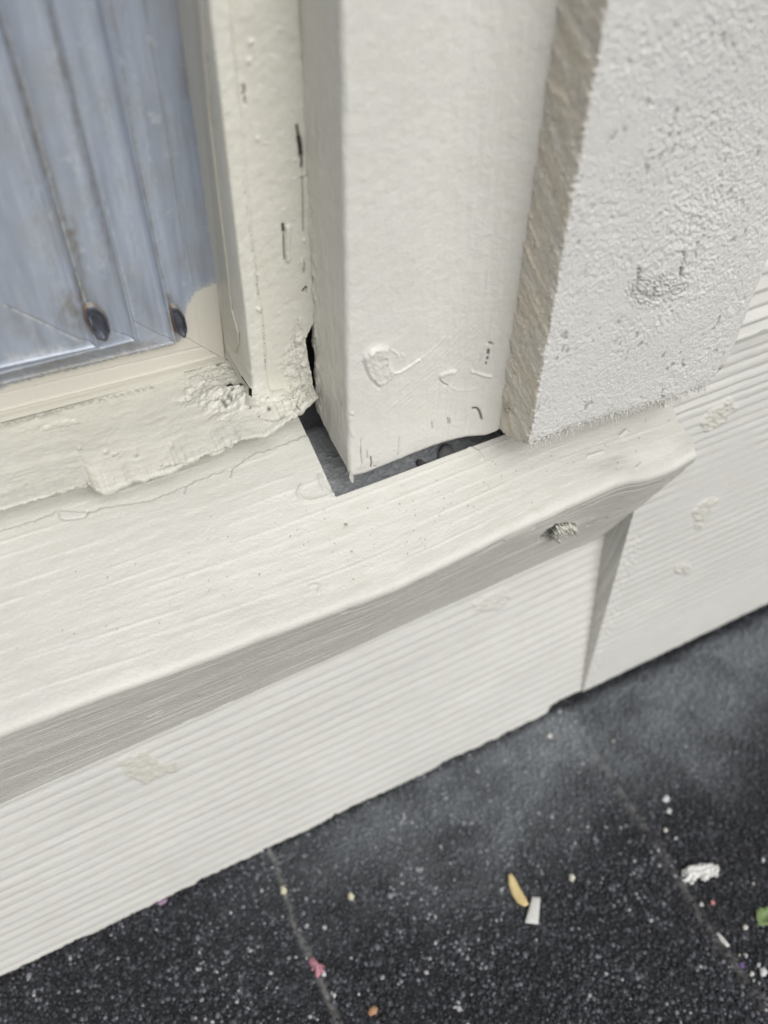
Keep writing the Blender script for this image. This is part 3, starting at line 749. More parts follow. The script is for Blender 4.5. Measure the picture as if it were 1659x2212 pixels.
# ---------------------------------------------------------------- WINDOW CASING (one continuous painted surround)
def smin(a, b, k):
    h = np.clip(.5+.5*(b-a)/k, 0, 1); return b*(1-h)+a*h-k*h*(1-h)
CASE = empty('window_casing', (0, .5, H-.44), 'thickly painted window casing with ragged caulk along its bottom edge, left of the post', 'window casing')
def casing():
    xs = vstack_axis((-1.3, -.10, .03), (-.10, .150, .0007), (.150, .2072, .00055))
    yl = lambda x: np.interp(x, [-.045, 0, .08, .155, .187, .206], [.4745, .4735, .4675, .4665, .4785, .4850])
    prof, _ = path([(.4690, -.4425), (.4662, -.4412), (.4652, -.4393), (.4665, -.4376), (.4760, -.4352), (.5010, -.4303), (.548, -.4246), (.572, -.418)], [.0005]*5+[.0008, .0014])
    zs = np.concatenate([prof[:, 1], vstack_axis((-.418, -.12, .0007), (-.12, .75, .03))[1:]])
    X, Z = np.meshgrid(xs, zs, indexing='ij')
    lip = [onY(u, v, np.interp(u, [-120, 0, 300, 560, 655], [.4745, .4740, .4670, .4665, .4790])) for u, v in ((-120, 1140), (0, 1108), (80, 1088), (150, 1068), (200, 1052), (212, 1070), (228, 1079), (262, 1066), (300, 1048), (352, 1035), (400, 1010), (440, 992), (470, 985), (500, 968), (540, 950), (575, 944), (600, 925), (640, 905), (655, 885))]
    lx = [p[0] for p in lip]; lz = [p[2] for p in lip]
    zb = np.interp(xs, lx, lz)+.0016*fbm(xs*110, xs*0+.2, 4, 3, .6)*(xs > .02)+.0007*fbm(xs*400, xs*0+.7, 2, 5)
    Z = Z+((zb+.4425)[:, None])*sst(-.430, -.4412, zs)[None]
    redge = [onY(u, v, .4935) for u, v in ((640, 905), (660, 880), (679, 855), (681, 838), (679, 815), (672, 780), (669, 755), (666, 735), (655, 700), (655, 640))]
    rz = [p[2] for p in redge]; rx = [min(p[0], .2077)-.0011 if k < 8 else .2083 for k, p in enumerate(redge)]
    xr = np.interp(zs, rz, rx, right=.2079)+.0004*fbm(zs*300, zs*0, 3, 8)*(zs < -.36)
    X = X+(xr-.2072)[None, :]*sst(.190, .2072, xs)[:, None]
    Vy = np.interp(X, [.1560, .1566, .1574, .1584, .163, .1680, .1690, .1702, .1715, .2075], [.562, .540, .4960, .4942, .4938, .4940, .4952, .5035, .5025, .4950])
    Hy = np.interp(np.repeat(zs[None], len(xs), 0), prof[:, 1], prof[:, 0])
    Hy = Hy+(yl(X)-.4660)*sst(-.4303, -.4370, zs)[None]
    Y = smin(Vy, Hy, .005)
    G = lambda cx, cz, sx, sz: np.exp(-((X-cx)/sx)**2-((Z-cz)/sz)**2)
    P = np.stack([X, Y, Z], -1); U, V = pxof(P)
    Q = np.concatenate([np.zeros((len(xs), 1)), np.cumsum(np.linalg.norm(np.diff(P, axis=1), axis=2), 1)], 1)
    fine = (X > -.12)*1.0*(Z < -.1)
    h = .00028*fbm(X*70, Q*90, 4, 2)+.00035*fbm(X*22, Q*22, 3, 5)
    vert = (Z > -.425)*1.0
    h = h+vert*.00026*fbm(X*210, Q*150, 4, 9)+(1-vert)*(.00040*fbm(X*24, Q*130, 3, 12)+.00012*fbm(X*160, Q*200, 3, 13))
    # ropey caulk along the bottom lip
    lipw = np.exp(-(Q/.0045)**2)*(X > .028)*(X < .2)
    h = h+lipw*(.0018*fbm(X*90, Q*140, 4, 15, .5)+.0008)+np.exp(-(Q/.0035)**2)*(X <= .028)*.0009*fbm(X*50, Q*420, 3, 17)
    h = h-.0016*np.exp(-(Q/.0009)**2)
    # lumpy, pitted filler in the inside corner
    q = area(U, V, [(385, 830), (440, 790), (500, 770), (530, 790), (545, 830), (560, 860), (500, 905), (440, 890), (380, 870)], 18, 14, 2)
    h = h+q*(.0022*fbm(X*70, Q*120, 4, 21, .5)+.0007*fbm(X*380, Q*520, 3, 22))
    q2 = area(U, V, [(600, 790), (640, 700), (665, 740), (680, 850), (640, 900), (610, 880), (630, 840)], 8, 10, 3)
    h = h+q2*(.0020*fbm(X*170, Q*170, 5, 23, .6)+.0004)
    def bump_(u0, v0, ru, rv, a): return a*np.exp(-((U-u0)/ru)**2-((V-v0)/rv)**2)
    h = h+(bump_(520, 858, 42, 26, .0075)+bump_(600, 868, 42, 24, .0050)+bump_(470, 845, 40, 20, .0030)+bump_(655, 840, 18, 40, .0025))*(1+.35*fbm(U/26, V/20, 3, 61))
    dirt_shade = np.zeros(X.shape)
    pit = sst(.55, .9, fbm(X*300, Q*300, 3, 27))*q; h = h-.0018*pit; dirt_shade = np.maximum(dirt_shade, .8*pit*sst(.2, .6, fbm(X*60, Q*60, 2, 28)+.35))  # pit shade painted in
    # patch of torn paint on the right edge
    for pts in ([(642, 693), (632, 730), (640, 765), (620, 790)], [(670, 790), (645, 800), (625, 825), (625, 850)], [(640, 800), (650, 822), (638, 845)], [(655, 830), (668, 850), (655, 870)], [(600, 905), (630, 893), (655, 897)]):
        h = h-.0012*ridge(U, V, pts, 3.0)+.0009*ridge(U, V, [(a+5, b-5) for a, b in pts], 3.5)
    q = area(U, V, [(640, 696), (650, 705), (662, 735), (640, 762), (630, 745)], 2, 3, 4)+area(U, V, [(668, 787), (648, 800), (628, 830), (640, 855), (668, 840)], 2, 3, 4); h = h-.0012*np.clip(q, 0, 1)
    # bead: seam of tiny pinholes where bead meets the flat
    sm = [(500, 60), (520, 300), (532, 450), (548, 560), (558, 640), (569, 700), (572, 760), (574, 800)]
    g = ridge(U, V, sm, 2.0); nn = sst(.15, .5, fbm(U/6, V/4, 3, 33)); h = h-.0006*g; dirt_shade = np.maximum(dirt_shade, .75*g*nn*sst(250, 520, V))
    # black slot of an open joint beside the post, crumbs of old caulk
    for pts, w_, a_ in (([(641, 272), (643, 285), (646, 300)], 2.6, .9), ([(646, 300), (649, 318), (650, 335)], 4.6, 1.0), ([(650, 335), (652, 345), (651, 362)], 2.2, .95),
                        ([(652, 370), (654, 420), (655, 500)], 1.6, .45), ([(656, 560), (657, 590)], 1.5, .5), ([(655, 628), (661, 622)], 2.6, .95), ([(660, 620), (662, 632)], 1.4, .5),
                        ([(611, 486), (612, 500)], 2.8, .95), ([(612, 505), (612, 530), (614, 560)], 1.5, .8), ([(505, 755), (508, 765)], 2, .3),
                        ([(526, 187), (528, 200), (524, 205)], 3, .5), ([(528, 212), (529, 225)], 2.5, .35),
                        ([(559, 1030), (561, 1040)], .1, .0), ([(480, 868), (488, 880)], 3, .6), ([(492, 862), (500, 868)], 3, .5), ([(539, 862), (543, 866)], 3, .5)):
        g = ridge(U, V, pts, w_); h = h-.0022*np.minimum(g, 1)*min(1, w_/2.5); dirt_shade = np.maximum(dirt_shade, a_*np.minimum(1, g*1.3))  # shade of the open slots and cracks painted into the colour
    h = h+.0022*ridge(U, V, [(622, 492), (621, 520), (622, 560)], 5.5)
    for u0, v0, r0, a0 in ((652, 378, 5, .0022), (654, 565, 5, .0018), (655, 575, 4, .0015), (542, 92, 5, .0022), (538, 132, 7, .0012), (558, 668, 4, .0022), (657, 520, 4, .0014), (556, 300, 4, .0010)):
        h = h+a0*np.exp(-((U-u0)**2+(V-v0)**2)/r0**2)
    for k in range(75):
        r_ = np.random.RandomState(k+500); u0 = r_.uniform(0, 640); v0 = r_.uniform(800, 1060); s0 = r_.uniform(1.5, 4.5)
        if k % 3 == 0: u0 = r_.uniform(500, 650); v0 = r_.uniform(60, 800)
        h = h+r_.uniform(.0003, .0009)*np.exp(-((U-u0)**2+(V-v0)**2)/s0**2)
    # broken darker line where the sill casing meets the window frame
    g = ridge(U, V, [(-20, 925), (60, 905), (130, 885), (200, 868), (270, 852), (330, 835)], 5)*np.clip(.55+.9*fbm(U/10, V/5, 3, 44), 0, 1); dirt_shade = np.maximum(dirt_shade, .42*g)
    g = ridge(U, V, [(412, 800), (440, 792), (480, 779), (500, 772)], 2.2)*np.clip(.6+.9*fbm(U/5, V/5, 3, 45), 0, 1); dirt_shade = np.maximum(dirt_shade, .7*g)
    g = ridge(U, V, [(488, 400), (492, 440), (497, 470)], 3)+ridge(U, V, [(478, 330), (485, 390)], 2.5); dirt_shade = np.maximum(dirt_shade, .5*g*np.clip(.5+fbm(U/4, V/4, 2, 46), 0, 1))
    # chip, dimples, small dark pocks
    c_ = [(85, 925), (98, 918), (130, 910), (165, 905), (178, 912), (150, 917), (120, 925), (98, 930)]
    q = area(U, V, c_, 2, 3, 6); h = h-.0011*q+.0008*ridge(U, V, [(88, 925), (105, 917), (118, 922)], 3)
    for u0, v0, r0, d0 in ((245, 983, 2.6, .5), (252, 980, 2, .4), (293, 982, 4.5, .3), (402, 1010, 3.6, .85), (434, 990, 2.4, .7), (208, 1063, 0, 0), (655, 905, 0, 0), (468, 867, 3.0, .6), (500, 872, 2.2, .6), (502, 855, 3.2, .7),
                           (570, 867, 2, .9), (581, 887, 4, .9), (559, 900, 2, .8), (540, 885, 2, .8), (610, 860, 2, .4), (478, 788, 0, 0), (540, 835, 2, .5), (625, 1000, 0, 0), (228, 976, 5, .1), (370, 962, 5, .05), (170, 968, 4, .05), (574, 855, 2, .8), (518, 955, 2, .6), (460, 975, 2, .6), (348, 1005, 2, .5)):
        if r0 == 0: continue
        g = np.exp(-((U-u0)**2+(V-v0)**2)/r0**2); h = h-.0013*g; dirt_shade = np.maximum(dirt_shade, d0*g)
    for pts in ([(345, 1012), (365, 1004), (400, 1001)], [(640, 880), (652, 893), (662, 880)], [(548, 955), (575, 947), (600, 935), (628, 917)], [(440, 985), (470, 975), (500, 960), (545, 948)], [(565, 905), (590, 910), (615, 898)], [(120, 1065), (165, 1052), (195, 1040)]):
        g = ridge(U, V, pts, 2.0)*np.clip(.6+fbm(U/6, V/6, 2, 48), 0, 1); h = h-.0014*g; dirt_shade = np.maximum(dirt_shade, .45*g)  # dark of these creases painted in
    N = normals(P)
    if N[-60, 200, 1] > 0: N = -N
    h = h*np.where(Z > -.12, 0, 1)
    P = P+N*h[..., None]
    # underside and right side give it thickness
    und = P[:, :1]+np.array([0, .045, -.003]); P = np.concatenate([und, P], 1); dirt_shade = np.concatenate([dirt_shade[:, :1], dirt_shade], 1)
    rt = P[-1:]+np.array([0, .062, 0]); P = np.concatenate([P, rt], 0); dirt_shade = np.concatenate([dirt_shade, dirt_shade[-1:]], 0)
    n, m = P.shape[:2]
    keep = ~((P[:-1, :-1, 0] < .1548) & (P[:-1, :-1, 2] > -.4215))
    Xf = P[:-1, :-1, 0]; Zf = P[:-1, :-1, 2]; ci = np.arange(m-1)[None]+0*Xf
    zl = np.concatenate([zb, zb[-1:]])[:n-1][:, None]+.0065
    lipm = (Xf > .026) & (Xf < .206) & (Zf < zl) & (ci > 0)
    jamb = (Zf > np.interp(Xf, [.1565, .17, .208], [-.4235, -.4300, -.4330])) & (Xf > .1545)
    for nm, mk, mt in (('caulk_bead', lipm, M_CAULK), ('side_jamb', jamb & ~lipm, M_CASE), ('bottom_rail', ~jamb & ~lipm, M_RAIL)):
        grid(nm, P, mt, CASE, keep=keep & mk, attrs={'dirt_shade': np.clip(dirt_shade, 0, 1)}, N=np.zeros(P.shape), face=(0, -1, .3))
casing()

# ---------------------------------------------------------------- WINDOW (sash frame of nested aluminium members)
WIN = empty('window', (-.2, .55, H-.42), 'old grey aluminium window sash with mitred corner members at the upper left', 'window')
def line_at(p, q, y, ax):
    a = onY(*p, y); b = onY(*q, y)
    if ax == 'z': return lambda z: a[0]+(b[0]-a[0])*(z-a[2])/(b[2]-a[2])
    return lambda x: a[2]+(b[2]-a[2])*(x-a[0])/(b[0]-a[0])
GRIME = [([(150, 480), (172, 600), (180, 680)], 14, .9), ([(165, 690), (150, 660)], 32, .8), ([(365, 640), (375, 700), (378, 735)], 9, .95), ([(0, 30), (60, 230), (110, 400), (150, 520)], 10, .8), ([(100, 0), (150, 200), (200, 400), (245, 560)], 10, .55),
         ([(236, 0), (262, 130), (290, 300), (325, 480), (350, 600)], 4, .6), ([(0, 655), (80, 690), (170, 735)], 5, .5), ([(310, 0), (345, 200), (378, 400), (400, 560)], 2.5, .5), ([(100, 740), (30, 690)], 25, .35), ([(300, 650), (330, 690)], 12, .3),
         ([(0, 812), (150, 775), (299, 737)], 4, .7), ([(0, 836), (200, 785), (380, 743)], 3, .6)]
RUST = [([(186, 660), (190, 690), (200, 715)], 5, 1), ([(376, 670), (377, 700), (380, 715)], 4, 1), ([(395, 0), (400, 120), (405, 200)], 12, .55), ([(172, 640), (182, 660)], 6, .5)]
PAINTED = [(560, 560), (457, 616), (440, 622), (430, 627), (416, 638), (406, 655), (399, 680), (398, 705), (398, 722), (386, 742), (300, 762), (150, 800), (-60, 850), (-60, 1100), (600, 1000)]
SHEEN_OXIDE = [([(70, 0), (110, 150), (160, 330), (222, 570)], 13, .38), ([(172, 0), (205, 150), (250, 350), (290, 580)], 11, .30), ([(262, 0), (290, 150), (325, 350), (352, 560)], 7, .35), ([(0, 130), (40, 300), (90, 500), (130, 640)], 22, .25), ([(0, 14), (40, 130), (75, 260), (112, 400), (152, 540), (184, 652)], 3.2, .75), ([(120, 0), (160, 170), (205, 350), (252, 531), (300, 728)], 2.6, .7), ([(232, 0), (262, 150), (300, 340), (340, 520), (368, 650)], 1.8, .5),
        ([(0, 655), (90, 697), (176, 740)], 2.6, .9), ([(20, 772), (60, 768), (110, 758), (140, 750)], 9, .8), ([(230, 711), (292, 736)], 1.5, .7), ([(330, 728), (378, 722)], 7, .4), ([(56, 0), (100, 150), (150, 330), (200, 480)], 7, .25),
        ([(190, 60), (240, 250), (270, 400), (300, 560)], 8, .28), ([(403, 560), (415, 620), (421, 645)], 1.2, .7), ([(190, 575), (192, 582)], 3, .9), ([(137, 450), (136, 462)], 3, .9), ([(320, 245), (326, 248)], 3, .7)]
def sheen_oxide_of(P):  # reflections and edge highlights put into the colour, with a few oxide smears
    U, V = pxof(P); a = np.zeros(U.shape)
    for pts, w, k in SHEEN_OXIDE: a = np.maximum(a, k*ridge(U, V, pts, w)*np.clip(.6+.8*fbm(U/9, V/16, 3, 13), 0, 1))
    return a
def attrs_for(P, paint=True):
    U, V = pxof(P); gr = np.zeros(U.shape); ru = gr.copy()
    for pts, w, a in GRIME: gr = np.maximum(gr, a*ridge(U, V, pts, w)*np.clip(.65+.7*fbm(U/14, V/30, 3, 3), 0, 1))
    for pts, w, a in RUST: ru = np.maximum(ru, a*ridge(U, V, pts, w)*np.clip(.6+.7*fbm(U/6, V/9, 3, 5), 0, 1))
    q = area(U, V, [(-40, 815), (200, 762), (300, 735), (384, 742), (300, 765), (150, 805), (-40, 848)], 5)
    gr = np.maximum(gr, .0+.6*q*np.clip(.8+.5*fbm(U/30, V/8, 3, 9), 0, 1))
    pt = np.zeros(U.shape)
    if paint:
        U2 = U+3*fbm(U/8, V/8, 3, 7); V2 = V+3*fbm(U/8+9, V/8, 3, 8)
        pt = area(U2, V2, PAINTED, 2.5)
        sp = area(U2, V2, [(a-4, b-7) for a, b in PAINTED], 10)*sst(-.1, .5, fbm(U/1.6, V/1.6, 2, 12)); pt = np.maximum(pt, sp*.75)
    return U, V, gr, ru, pt
def member(y, out_s, out_r, cin, cout, width, lipH, inX, inZ, paint=False, score=None):
    """one stile and one rail, mitred at the corner. out_s / out_r: photo points on the outer edge lines"""
    fo = line_at(*out_s, y, 'z'); ro = line_at(*out_r, y, 'x')
    ci = onY(*cin, y); co = onY(*cout, y)
    t = np.linspace(0, 1, max(12, int(width/.0006)))
    res = []
    for kind in ('stile', 'rail'):
        B = ci[None]+(co-ci)[None]*t[:, None]
        if kind == 'stile':
            zt = .75; fz = -.12
            T = np.stack([np.interp(t, [0, 1], [ci[0]+(fo(zt)-co[0]), fo(zt)]), np.full(len(t), y), np.full(len(t), zt)], -1)
            s = vstack_axis((0, 1, 1)); L = zt-co[2]; s = vstack_axis((.0002, .33, .0009), (.33, L, .03))/L
        else:
            xt = -1.25
            T = np.stack([np.full(len(t), xt), np.full(len(t), y), np.interp(t, [0, 1], [ci[2]+(ro(xt)-co[2]), ro(xt)])], -1)
            L = co[0]-xt; s = vstack_axis((.0002, co[0]+.06, .0009), (co[0]+.06, L, .03))/L
        P = B[:, None]*(1-s)[None, :, None]+T[:, None]*s[None, :, None]
        dist = (1-t)*width
        if kind == 'rail': lipH = lipH*.3
        prof = -lipH*np.exp(-((dist-.0016)/.0013)**2)+lipH*.9*np.exp(-((dist-.0068)/.0028)**2)+.0022*np.exp(-(dist/.0005)**2)
        P[..., 1] += prof[:, None]
        U, V, gr, ru, pt = attrs_for(P, paint)
        P[..., 1] -= .00018*fbm(P[..., 0]*90, P[..., 2]*14, 3, 4)
        if kind == 'stile' and score: P[..., 1] += .0009*ridge(U, V, score, 1.6)
        if kind == 'rail':
            P[..., 1] += .0008*ridge(U, V, [(0, 852), (273, 788), (445, 748)], 1.6)*(y > .545)-.0009*ridge(U, V, [(0, 888), (330, 806), (486, 764)], 2.5)*(y > .545)
        bk = .012
        P = np.concatenate([P[:1]+[0, bk, 0], P, P[-1:]+[0, bk, 0]], 0)
        P = np.concatenate([P[:, :1]+[0, .004, 0], P], 1)
        pad = lambda a: np.pad(a, ((1, 1), (1, 0)), 'edge')
        if y > .545: 
            U3, V3 = pxof(P)
        o = grid(kind, P, M_ALU, WIN, face=(0, -1, 0), attrs={'grime': pad(gr), 'rust': pad(ru), 'paint': pad(pt), 'pale': sheen_oxide_of(P)}, N=np.zeros(P.shape))
        res.append(o)
    return res
member(.548, ((395, 0), (456, 616)), ((0, 905), (486, 778)), (330, 687), (489, 779), .040, .0004, 0, 0, True, [(310, 0), (345, 170), (378, 360), (403, 531), (421, 640), (437, 742)])
member(.540, ((228, 0), (366, 640)), ((0, 833), (382, 742)), (270, 683), (383, 743), .034, .0024, 0, 0, True)
member(.532, ((112, 0), (281, 684)), ((0, 811), (299, 736)), (170, 686), (300, 737), .034, .0024, 0, 0)
member(.522, ((-8, 0), (176, 640)), ((0, 797), (216, 750)), (-120, 599), (216, 751), .085, .0030, 0, 0)
box('glass_pane', (-1.2, .535, -.33), (-.02, .539, .75), simple('window_glass', (.10, .12, .15), .06, 0, 5, .1), WIN)
def boss(u, v, y, a, b, tilt):
    c = onY(u, v, y); nr, na = 14, 40
    V, F = [], []
    for i in range(nr+1):
        r = i/nr*1.25
        hgt = np.interp(r, [0, .55, .78, .92, 1.05, 1.25], [.0024, .0020, .0008, -.0010, -.0004, .0025])
        for k in range(na):
            t = 2*math.pi*k/na; w = 1+.04*math.sin(3*t+1)+.03*math.sin(7*t)
            px_, pz_ = a*r*w*math.cos(t), b*r*w*math.sin(t)
            x = px_*math.cos(tilt)-pz_*math.sin(tilt); z = px_*math.sin(tilt)+pz_*math.cos(tilt)
            V.append(c+np.array([x, hgt-.0012-x*.12, z]))
    for i in range(nr):
        for k in range(na): F.append((i*na+k, i*na+(k+1) % na, (i+1)*na+(k+1) % na, (i+1)*na+k))
    cut = int(nr*1.1/1.25)*na
    V = np.array(V)
    rim = raw_mesh('screw_boss', V, F[cut:], M_ALU, WIN, attrs={'grime': [.95]*len(V), 'rust': [max(0, .9*math.cos(2*math.pi*(k % na)/na-math.pi)) for k in range(len(V))], 'paint': [0]*len(V)})
    raw_mesh('hollow', V, F[:cut], M_HOLE, rim)
boss(211, 697, .519, .0056, .0128, .16)
boss(387, 694, .537, .0038, .0122, .14)
def flat_poly(name, pts3, thick, mat, parent, wob=0):
    n = len(pts3); A = np.array(pts3); Bk = A+np.array(thick)
    F = [tuple(range(n)), tuple(range(2*n-1, n-1, -1))]+[(k, (k+1) % n, n+(k+1) % n, n+k) for k in range(n)]
    return raw_mesh(name, np.concatenate([A, Bk]), F, mat, parent, smooth=False)
flat_poly('weatherstrip', [onX(u, v, .1558) for u, v in ((430, 0), (452, 265), (470, 420), (487, 560), (499, 670), (513, 718), (514, 742), (508, 764), (490, 742), (482, 690), (474, 600), (440, 265), (415, 0))], (.0012, 0, 0), M_FRAMEP, WIN)
flat_poly('slit_shade', [onX(u, v, .15735) for u, v in ((432, 0), (454, 265), (472, 420), (489, 560), (501, 668), (516, 716), (517, 742), (511, 768), (490, 745), (474, 600), (415, 0))], (.0006, 0, 0), M_SLIT, WIN)  # black sheet standing in for the dark slit behind the weatherstrip
flat_poly('sill_strip', [onY(u, v, .5435) for u, v in ((0, 904), (200, 853), (392, 801), (486, 777), (488, 781), (396, 804), (410, 818), (380, 823), (324, 829), (250, 848), (120, 882), (0, 913))], (0, .006, 0), M_FRAMEP, WIN)

# ---------------------------------------------------------------- LITTLE THINGS LYING ON THE GROUND
def gz(x, y):
    h = ground_h(np.array([[[x, y, GZ], [x+.001, y, GZ]]]))[0]; return GZ+float(h[0, 0])
def chip(name, px, thick, col, label, cat, group=None, lift=.0016, curl=0, rough=.6, seed=0, dome=0, notch=0):
    """thin flake whose outline is given by photo points lying on the ground"""
    P = np.array([onZ(u, v, GZ+.002) for u, v in px]); c = P.mean(0); r = np.random.RandomState(seed)
    # refine outline
    Q = []
    for k in range(len(P)):
        a, b = P[k], P[(k+1) % len(P)]
        for t in (0, .33, .66): Q.append(a+(b-a)*t+np.array([r.randn(), r.randn(), 0])*np.linalg.norm(b-a)*notch)
    Q = np.array(Q); n = len(Q); V = []; rings = [1, .82, .45]
    z0 = gz(c[0], c[1])+lift
    rad = np.linalg.norm(Q-c, axis=1).max(); e = Q-c; ax = np.linalg.svd(e[:, :2])[2][0]
    def zz(p):
        s_ = np.dot((p-c)[:2], ax)/rad; return z0+curl*s_*s_+.0002*r.randn()
    for k, f in enumerate(rings):
        for p in Q:
            w = c+(p-c)*f; V.append((w[0], w[1], zz(w)+thick*(.35, .85, 1)[k]+dome*(1-f*f)))
    for p in Q: V.append((p[0], p[1], zz(p)-.0001))
    V.append((c[0], c[1], z0+thick+dome)); ctr = 4*n
    F = []
    for k in range(n):
        j = (k+1) % n
        F += [(k, j, n+j, n+k), (n+k, n+j, 2*n+j, 2*n+k), (2*n+k, 2*n+j, ctr), (3*n+k, 3*n+j, j, k)]
    F.append(tuple(range(4*n-1, 3*n-1, -1)))
    o = raw_mesh(name, V, F, simple(name+'_mat', col, rough, 0, 300, .12), None)
    return tag(o, label, cat, group)
def splat():
    us = np.arange(1466, 1566, 1.3); vs = np.arange(1850, 1916, 1.3); U, V = np.meshgrid(us, vs, indexing='ij')
    P = np.empty(U.shape+(3,))
    for i in range(U.shape[0]):
        for j in range(U.shape[1]): P[i, j] = onZ(U[i, j], V[i, j], GZ+.002)
    U2 = U+9*fbm(U/11, V/11, 4, 2, .6); V2 = V+7*fbm(U/11+7, V/11, 4, 3, .6)
    m = area(U2, V2, [(1480, 1872), (1510, 1866), (1550, 1868), (1552, 1886), (1525, 1894), (1505, 1893), (1490, 1902), (1477, 1898)], 4)
    P[..., 2] = GZ-.0015+.006*m+.0016*m*fbm(U/6, V/6, 3, 4)
    o = grid('paint_splat', P, M_CHIP, face=(0, 0, 1), keep=m[:-1, :-1] > .04, N=np.zeros(P.shape))
    tag(o, 'ragged white paint splat, the largest pale mark on the ground', 'paint splat')
chip('petal', [(1097, 1893), (1104, 1890), (1112, 1900), (1124, 1922), (1137, 1945), (1141, 1957), (1132, 1962), (1118, 1954), (1106, 1935), (1098, 1912)], .0012, (.66, .52, .26), 'curved pale yellow petal touching the white paint chip on the ground', 'petal', curl=.003, lift=.003, dome=.001)
chip('paint_chip', [(1149, 1938), (1167, 1940), (1162, 1998), (1133, 1995)], .0022, (.62, .62, .60), 'oblong white chip beside the yellow petal', 'paint chip', 'pale chips fallen on the ground', lift=.0028)
chip('leaf', [(1634, 1962), (1640, 1966), (1643, 1958), (1652, 1960), (1660, 1955), (1676, 1965), (1680, 1985), (1672, 2000), (1655, 1995), (1650, 1999), (1637, 1997), (1638, 1984)], .0006, (.19, .27, .11), 'small bright green leaf at the right edge of the ground', 'leaf', lift=.003, curl=.002, notch=.08)
chip('flower_bit', [(668, 2072), (678, 2068), (684, 2080), (694, 2082), (702, 2096), (696, 2110), (682, 2106), (674, 2092)], .0015, (.46, .22, .27), 'crumpled pink flower bit on the long seam in the ground', 'flower', notch=.2, dome=.003, seed=3)
splat()
chip('twig', [(1546, 2016), (1552, 2012), (1566, 2026), (1578, 2042), (1572, 2045), (1558, 2034)], .0025, (.58, .57, .54), 'short white splinter pointing down beside the right hand seam', 'splinter', lift=.002)
chip('bark_chip', [(797, 2180), (808, 2172), (817, 2178), (814, 2190), (800, 2196), (794, 2190)], .0025, (.42, .24, .14), 'orange brown crumb at the bottom edge of the ground', 'crumb', lift=.002, dome=.002)
chip('pebble', [(606, 1918), (614, 1916), (621, 1926), (617, 1936), (607, 1934)], .002, (.60, .56, .42), 'cream pebble lying on the left seam close to the siding', 'pebble', 'cream pebbles on the ground', dome=.003)
chip('pebble', [(751, 1932), (757, 1925), (766, 1936), (762, 1946), (752, 1942)], .002, (.62, .58, .44), 'cream pebble right of the left seam, alone between the pink flower bit and the siding', 'pebble', 'cream pebbles on the ground', dome=.003)
chip('pebble', [(1228, 1890), (1236, 1887), (1243, 1896), (1238, 1906), (1229, 1902)], .002, (.60, .58, .50), 'small cream pebble up and to the right of the yellow petal', 'pebble', 'cream pebbles on the ground', dome=.003)
WL = [((1188, 1590), 8, 'bluish white speck lying near the open joint at the foot of the siding'), ((1440, 1722), 13, 'hazy grey white crumb above the two round white crumbs by the right seam'),
      ((1447, 1748), 9, 'round white crumb just above the paint splat side of the right seam, upper one'), ((1440, 1790), 7, 'round white crumb left of the right seam above the paint splat'),
      ((1462, 1808), 6, 'small white crumb between the round crumb and the paint splat'), ((1517, 1952), 8, 'upright oval white flake below the paint splat'),
      ((1612, 2001), 9, 'white flake down and left of the green leaf'), ((1651, 1853), 7, 'white crumb at the right edge above the green leaf'),
      ((1614, 2061), 8, 'tiny white flake above the cluster in the lower right corner'), ((1600, 2060), 4, 'smallest white speck right of the white splinter'),
      ((1641, 2083), 8, 'white flake in the lower right corner cluster, uppermost'), ((1651, 2097), 15, 'biggest white flake of the lower right corner cluster'),
      ((1626, 2102), 8, 'white flake at the left end of the lower right corner cluster'), ((1628, 2117), 6, 'white flake at the lower left of the lower right corner cluster'),
      ((1642, 2122), 5, 'lowest white speck of the lower right corner cluster'), ((1630, 1905), 5, 'pale crumb between the paint splat and the green leaf'),
      ((700, 2105), 9, 'whitish crumb directly below the pink flower bit'), ((722, 2150), 8, 'thin pale flake on the left seam near the bottom edge'),
      ((1326, 1597), 5, 'faint grey speck on the ground right of the open joint'), ((775, 2148), 6, 'white grain between the left seam and the orange crumb')]
for k, ((u, v), s, lab) in enumerate(WL):
    r = np.random.RandomState(k+40); n = 7
    pts = [(u+s*.62*(1+.35*r.randn()*.6)*math.cos(2*math.pi*i/n), v+s*.75*(1+.35*r.randn()*.6)*math.sin(2*math.pi*i/n)) for i in range(n)]
    chip('paint_flake', pts, .0014, (.60, .61, .62) if k % 3 else (.66, .64, .58), lab, 'paint flake', 'pale paint flakes scattered on the ground', seed=k, notch=.1, dome=.0012, lift=.0018)
chip('petal', [(1536, 1944), (1542, 1941), (1547, 1950), (1540, 1953)], .001, (.55, .22, .22), 'tiny red pink petal beside the upright oval flake', 'petal', lift=.0025)
chip('petal', [(1598, 2080), (1604, 2077), (1609, 2088), (1602, 2092)], .001, (.17, .09, .30), 'tiny violet petal near the lower right corner cluster', 'petal', lift=.0025)
chip('petal', [(338, 1950), (350, 1942), (362, 1940), (358, 1950), (345, 1956)], .001, (.30, .20, .30), 'faint purple petal against the foot of the siding board', 'petal', lift=.002)

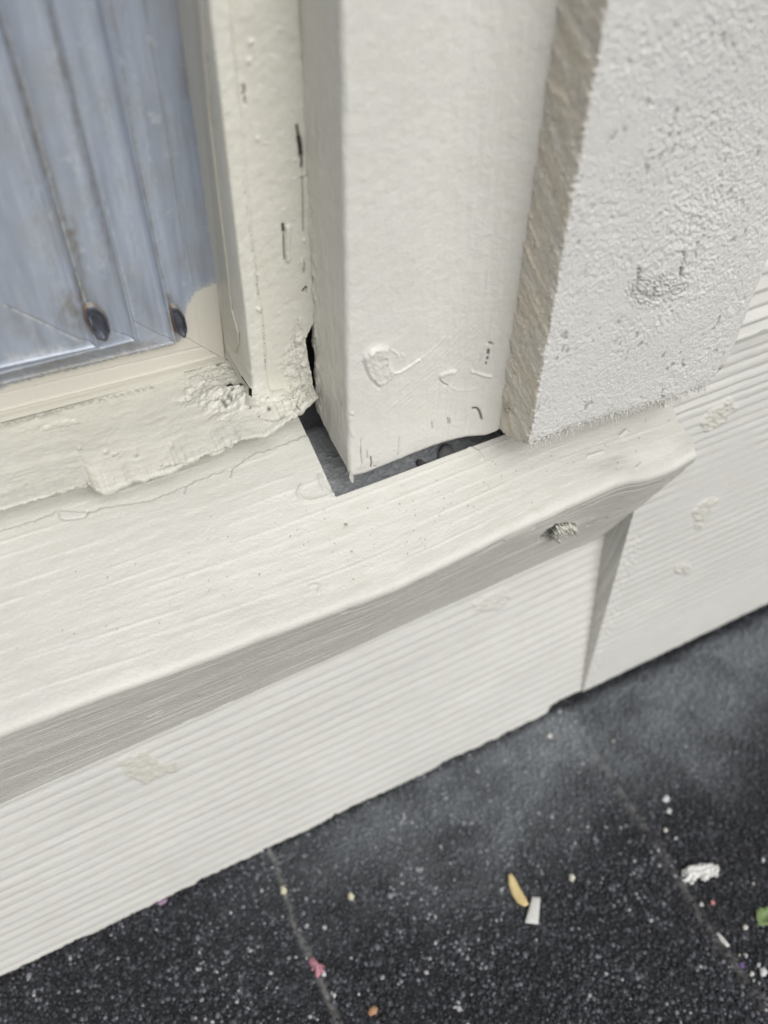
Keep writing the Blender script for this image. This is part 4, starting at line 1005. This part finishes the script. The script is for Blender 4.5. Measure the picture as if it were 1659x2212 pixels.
# torn lump of paint stuck to the underside of the sill, and crumbs of bark in the notch
def lump(name, poly, plane_y, mat, parent, amp, seed, push=.001):
    us = np.arange(min(p[0] for p in poly)-3, max(p[0] for p in poly)+4, 1.0); vs = np.arange(min(p[1] for p in poly)-3, max(p[1] for p in poly)+4, 1.0)
    U, V = np.meshgrid(us, vs, indexing='ij')
    U2 = U+2.5*fbm(U/6, V/6, 3, seed); V2 = V+2.5*fbm(U/6+5, V/6, 3, seed)
    m = area(U2, V2, poly, 2.5)
    P = np.empty(U.shape+(3,))
    for i in range(U.shape[0]):
        for j in range(U.shape[1]): P[i, j] = onY(U[i, j], V[i, j], plane_y(U[i, j], V[i, j]))
    P[..., 1] -= push*sst(.1, .5, m)+m*amp*(.6+fbm(U/5, V/5, 4, seed+3))-.004*(1-sst(0, .15, m))
    keep = (m[:-1, :-1] > .02)
    return grid(name, P, mat, parent, face=(0, -1, 0), keep=keep, N=np.zeros(P.shape))
def under_y(u, v):
    r = ray(u, v); a = (.3652, -.5175); b = (.434, -.6865); k = (b[0]-a[0])/(b[1]-a[1])
    # y = a0 + k (z - a1)
    t = (a[0]-k*a[1])/(r[1]-k*r[2]); return t*r[1]
lump('paint_curl', [(1188, 1150), (1195, 1140), (1215, 1130), (1240, 1133), (1244, 1142), (1228, 1150), (1222, 1142), (1205, 1148), (1200, 1165), (1192, 1160)], under_y, M_CAULK, SILL, .0035, 3, .0045)
def notch_piece(name, px, z, label, cat, seed, col):
    r = np.random.RandomState(seed); P = [onZ(u, v, z) for u, v in px]; c = np.mean(P, 0); V = []; n = len(P)
    for f, dz in ((1, 0), (.85, .003), (.4, .0045)):
        for p in P: q = c+(np.array(p)-c)*f; V.append((q[0], q[1], z-.003+dz+r.uniform(-.0007, .0007)))
    V.append((c[0], c[1], z+.002))
    F = [(a*n+k, a*n+(k+1) % n, (a+1)*n+(k+1) % n, (a+1)*n+k) for a in (0, 1) for k in range(n)]+[(2*n+k, 2*n+(k+1) % n, 3*n) for k in range(n)]+[tuple(range(n-1, -1, -1))]
    tag(raw_mesh(name, V, F, simple(name+'_mat', col, .8, 0, 500, .5), None), label, cat)
notch_piece('bark_scrap', [(944, 980), (950, 962), (962, 955), (975, 958), (985, 972), (980, 990), (960, 1000), (946, 995)], -.499, 'ribbed grey brown scrap of bark wedged in the notch under the post', 'bark scrap', 2, (.22, .21, .21))
notch_piece('dead_bug', [(898, 993), (906, 990), (920, 997), (930, 1003), (915, 1008), (902, 1005)], -.499, 'small dark dead bug in the notch left of the bark scrap', 'insect', 4, (.10, .10, .105))

for o in bpy.data.objects:
    if o.parent is None and 'label' in o and 'kind' not in o: o['kind'] = 'thing'
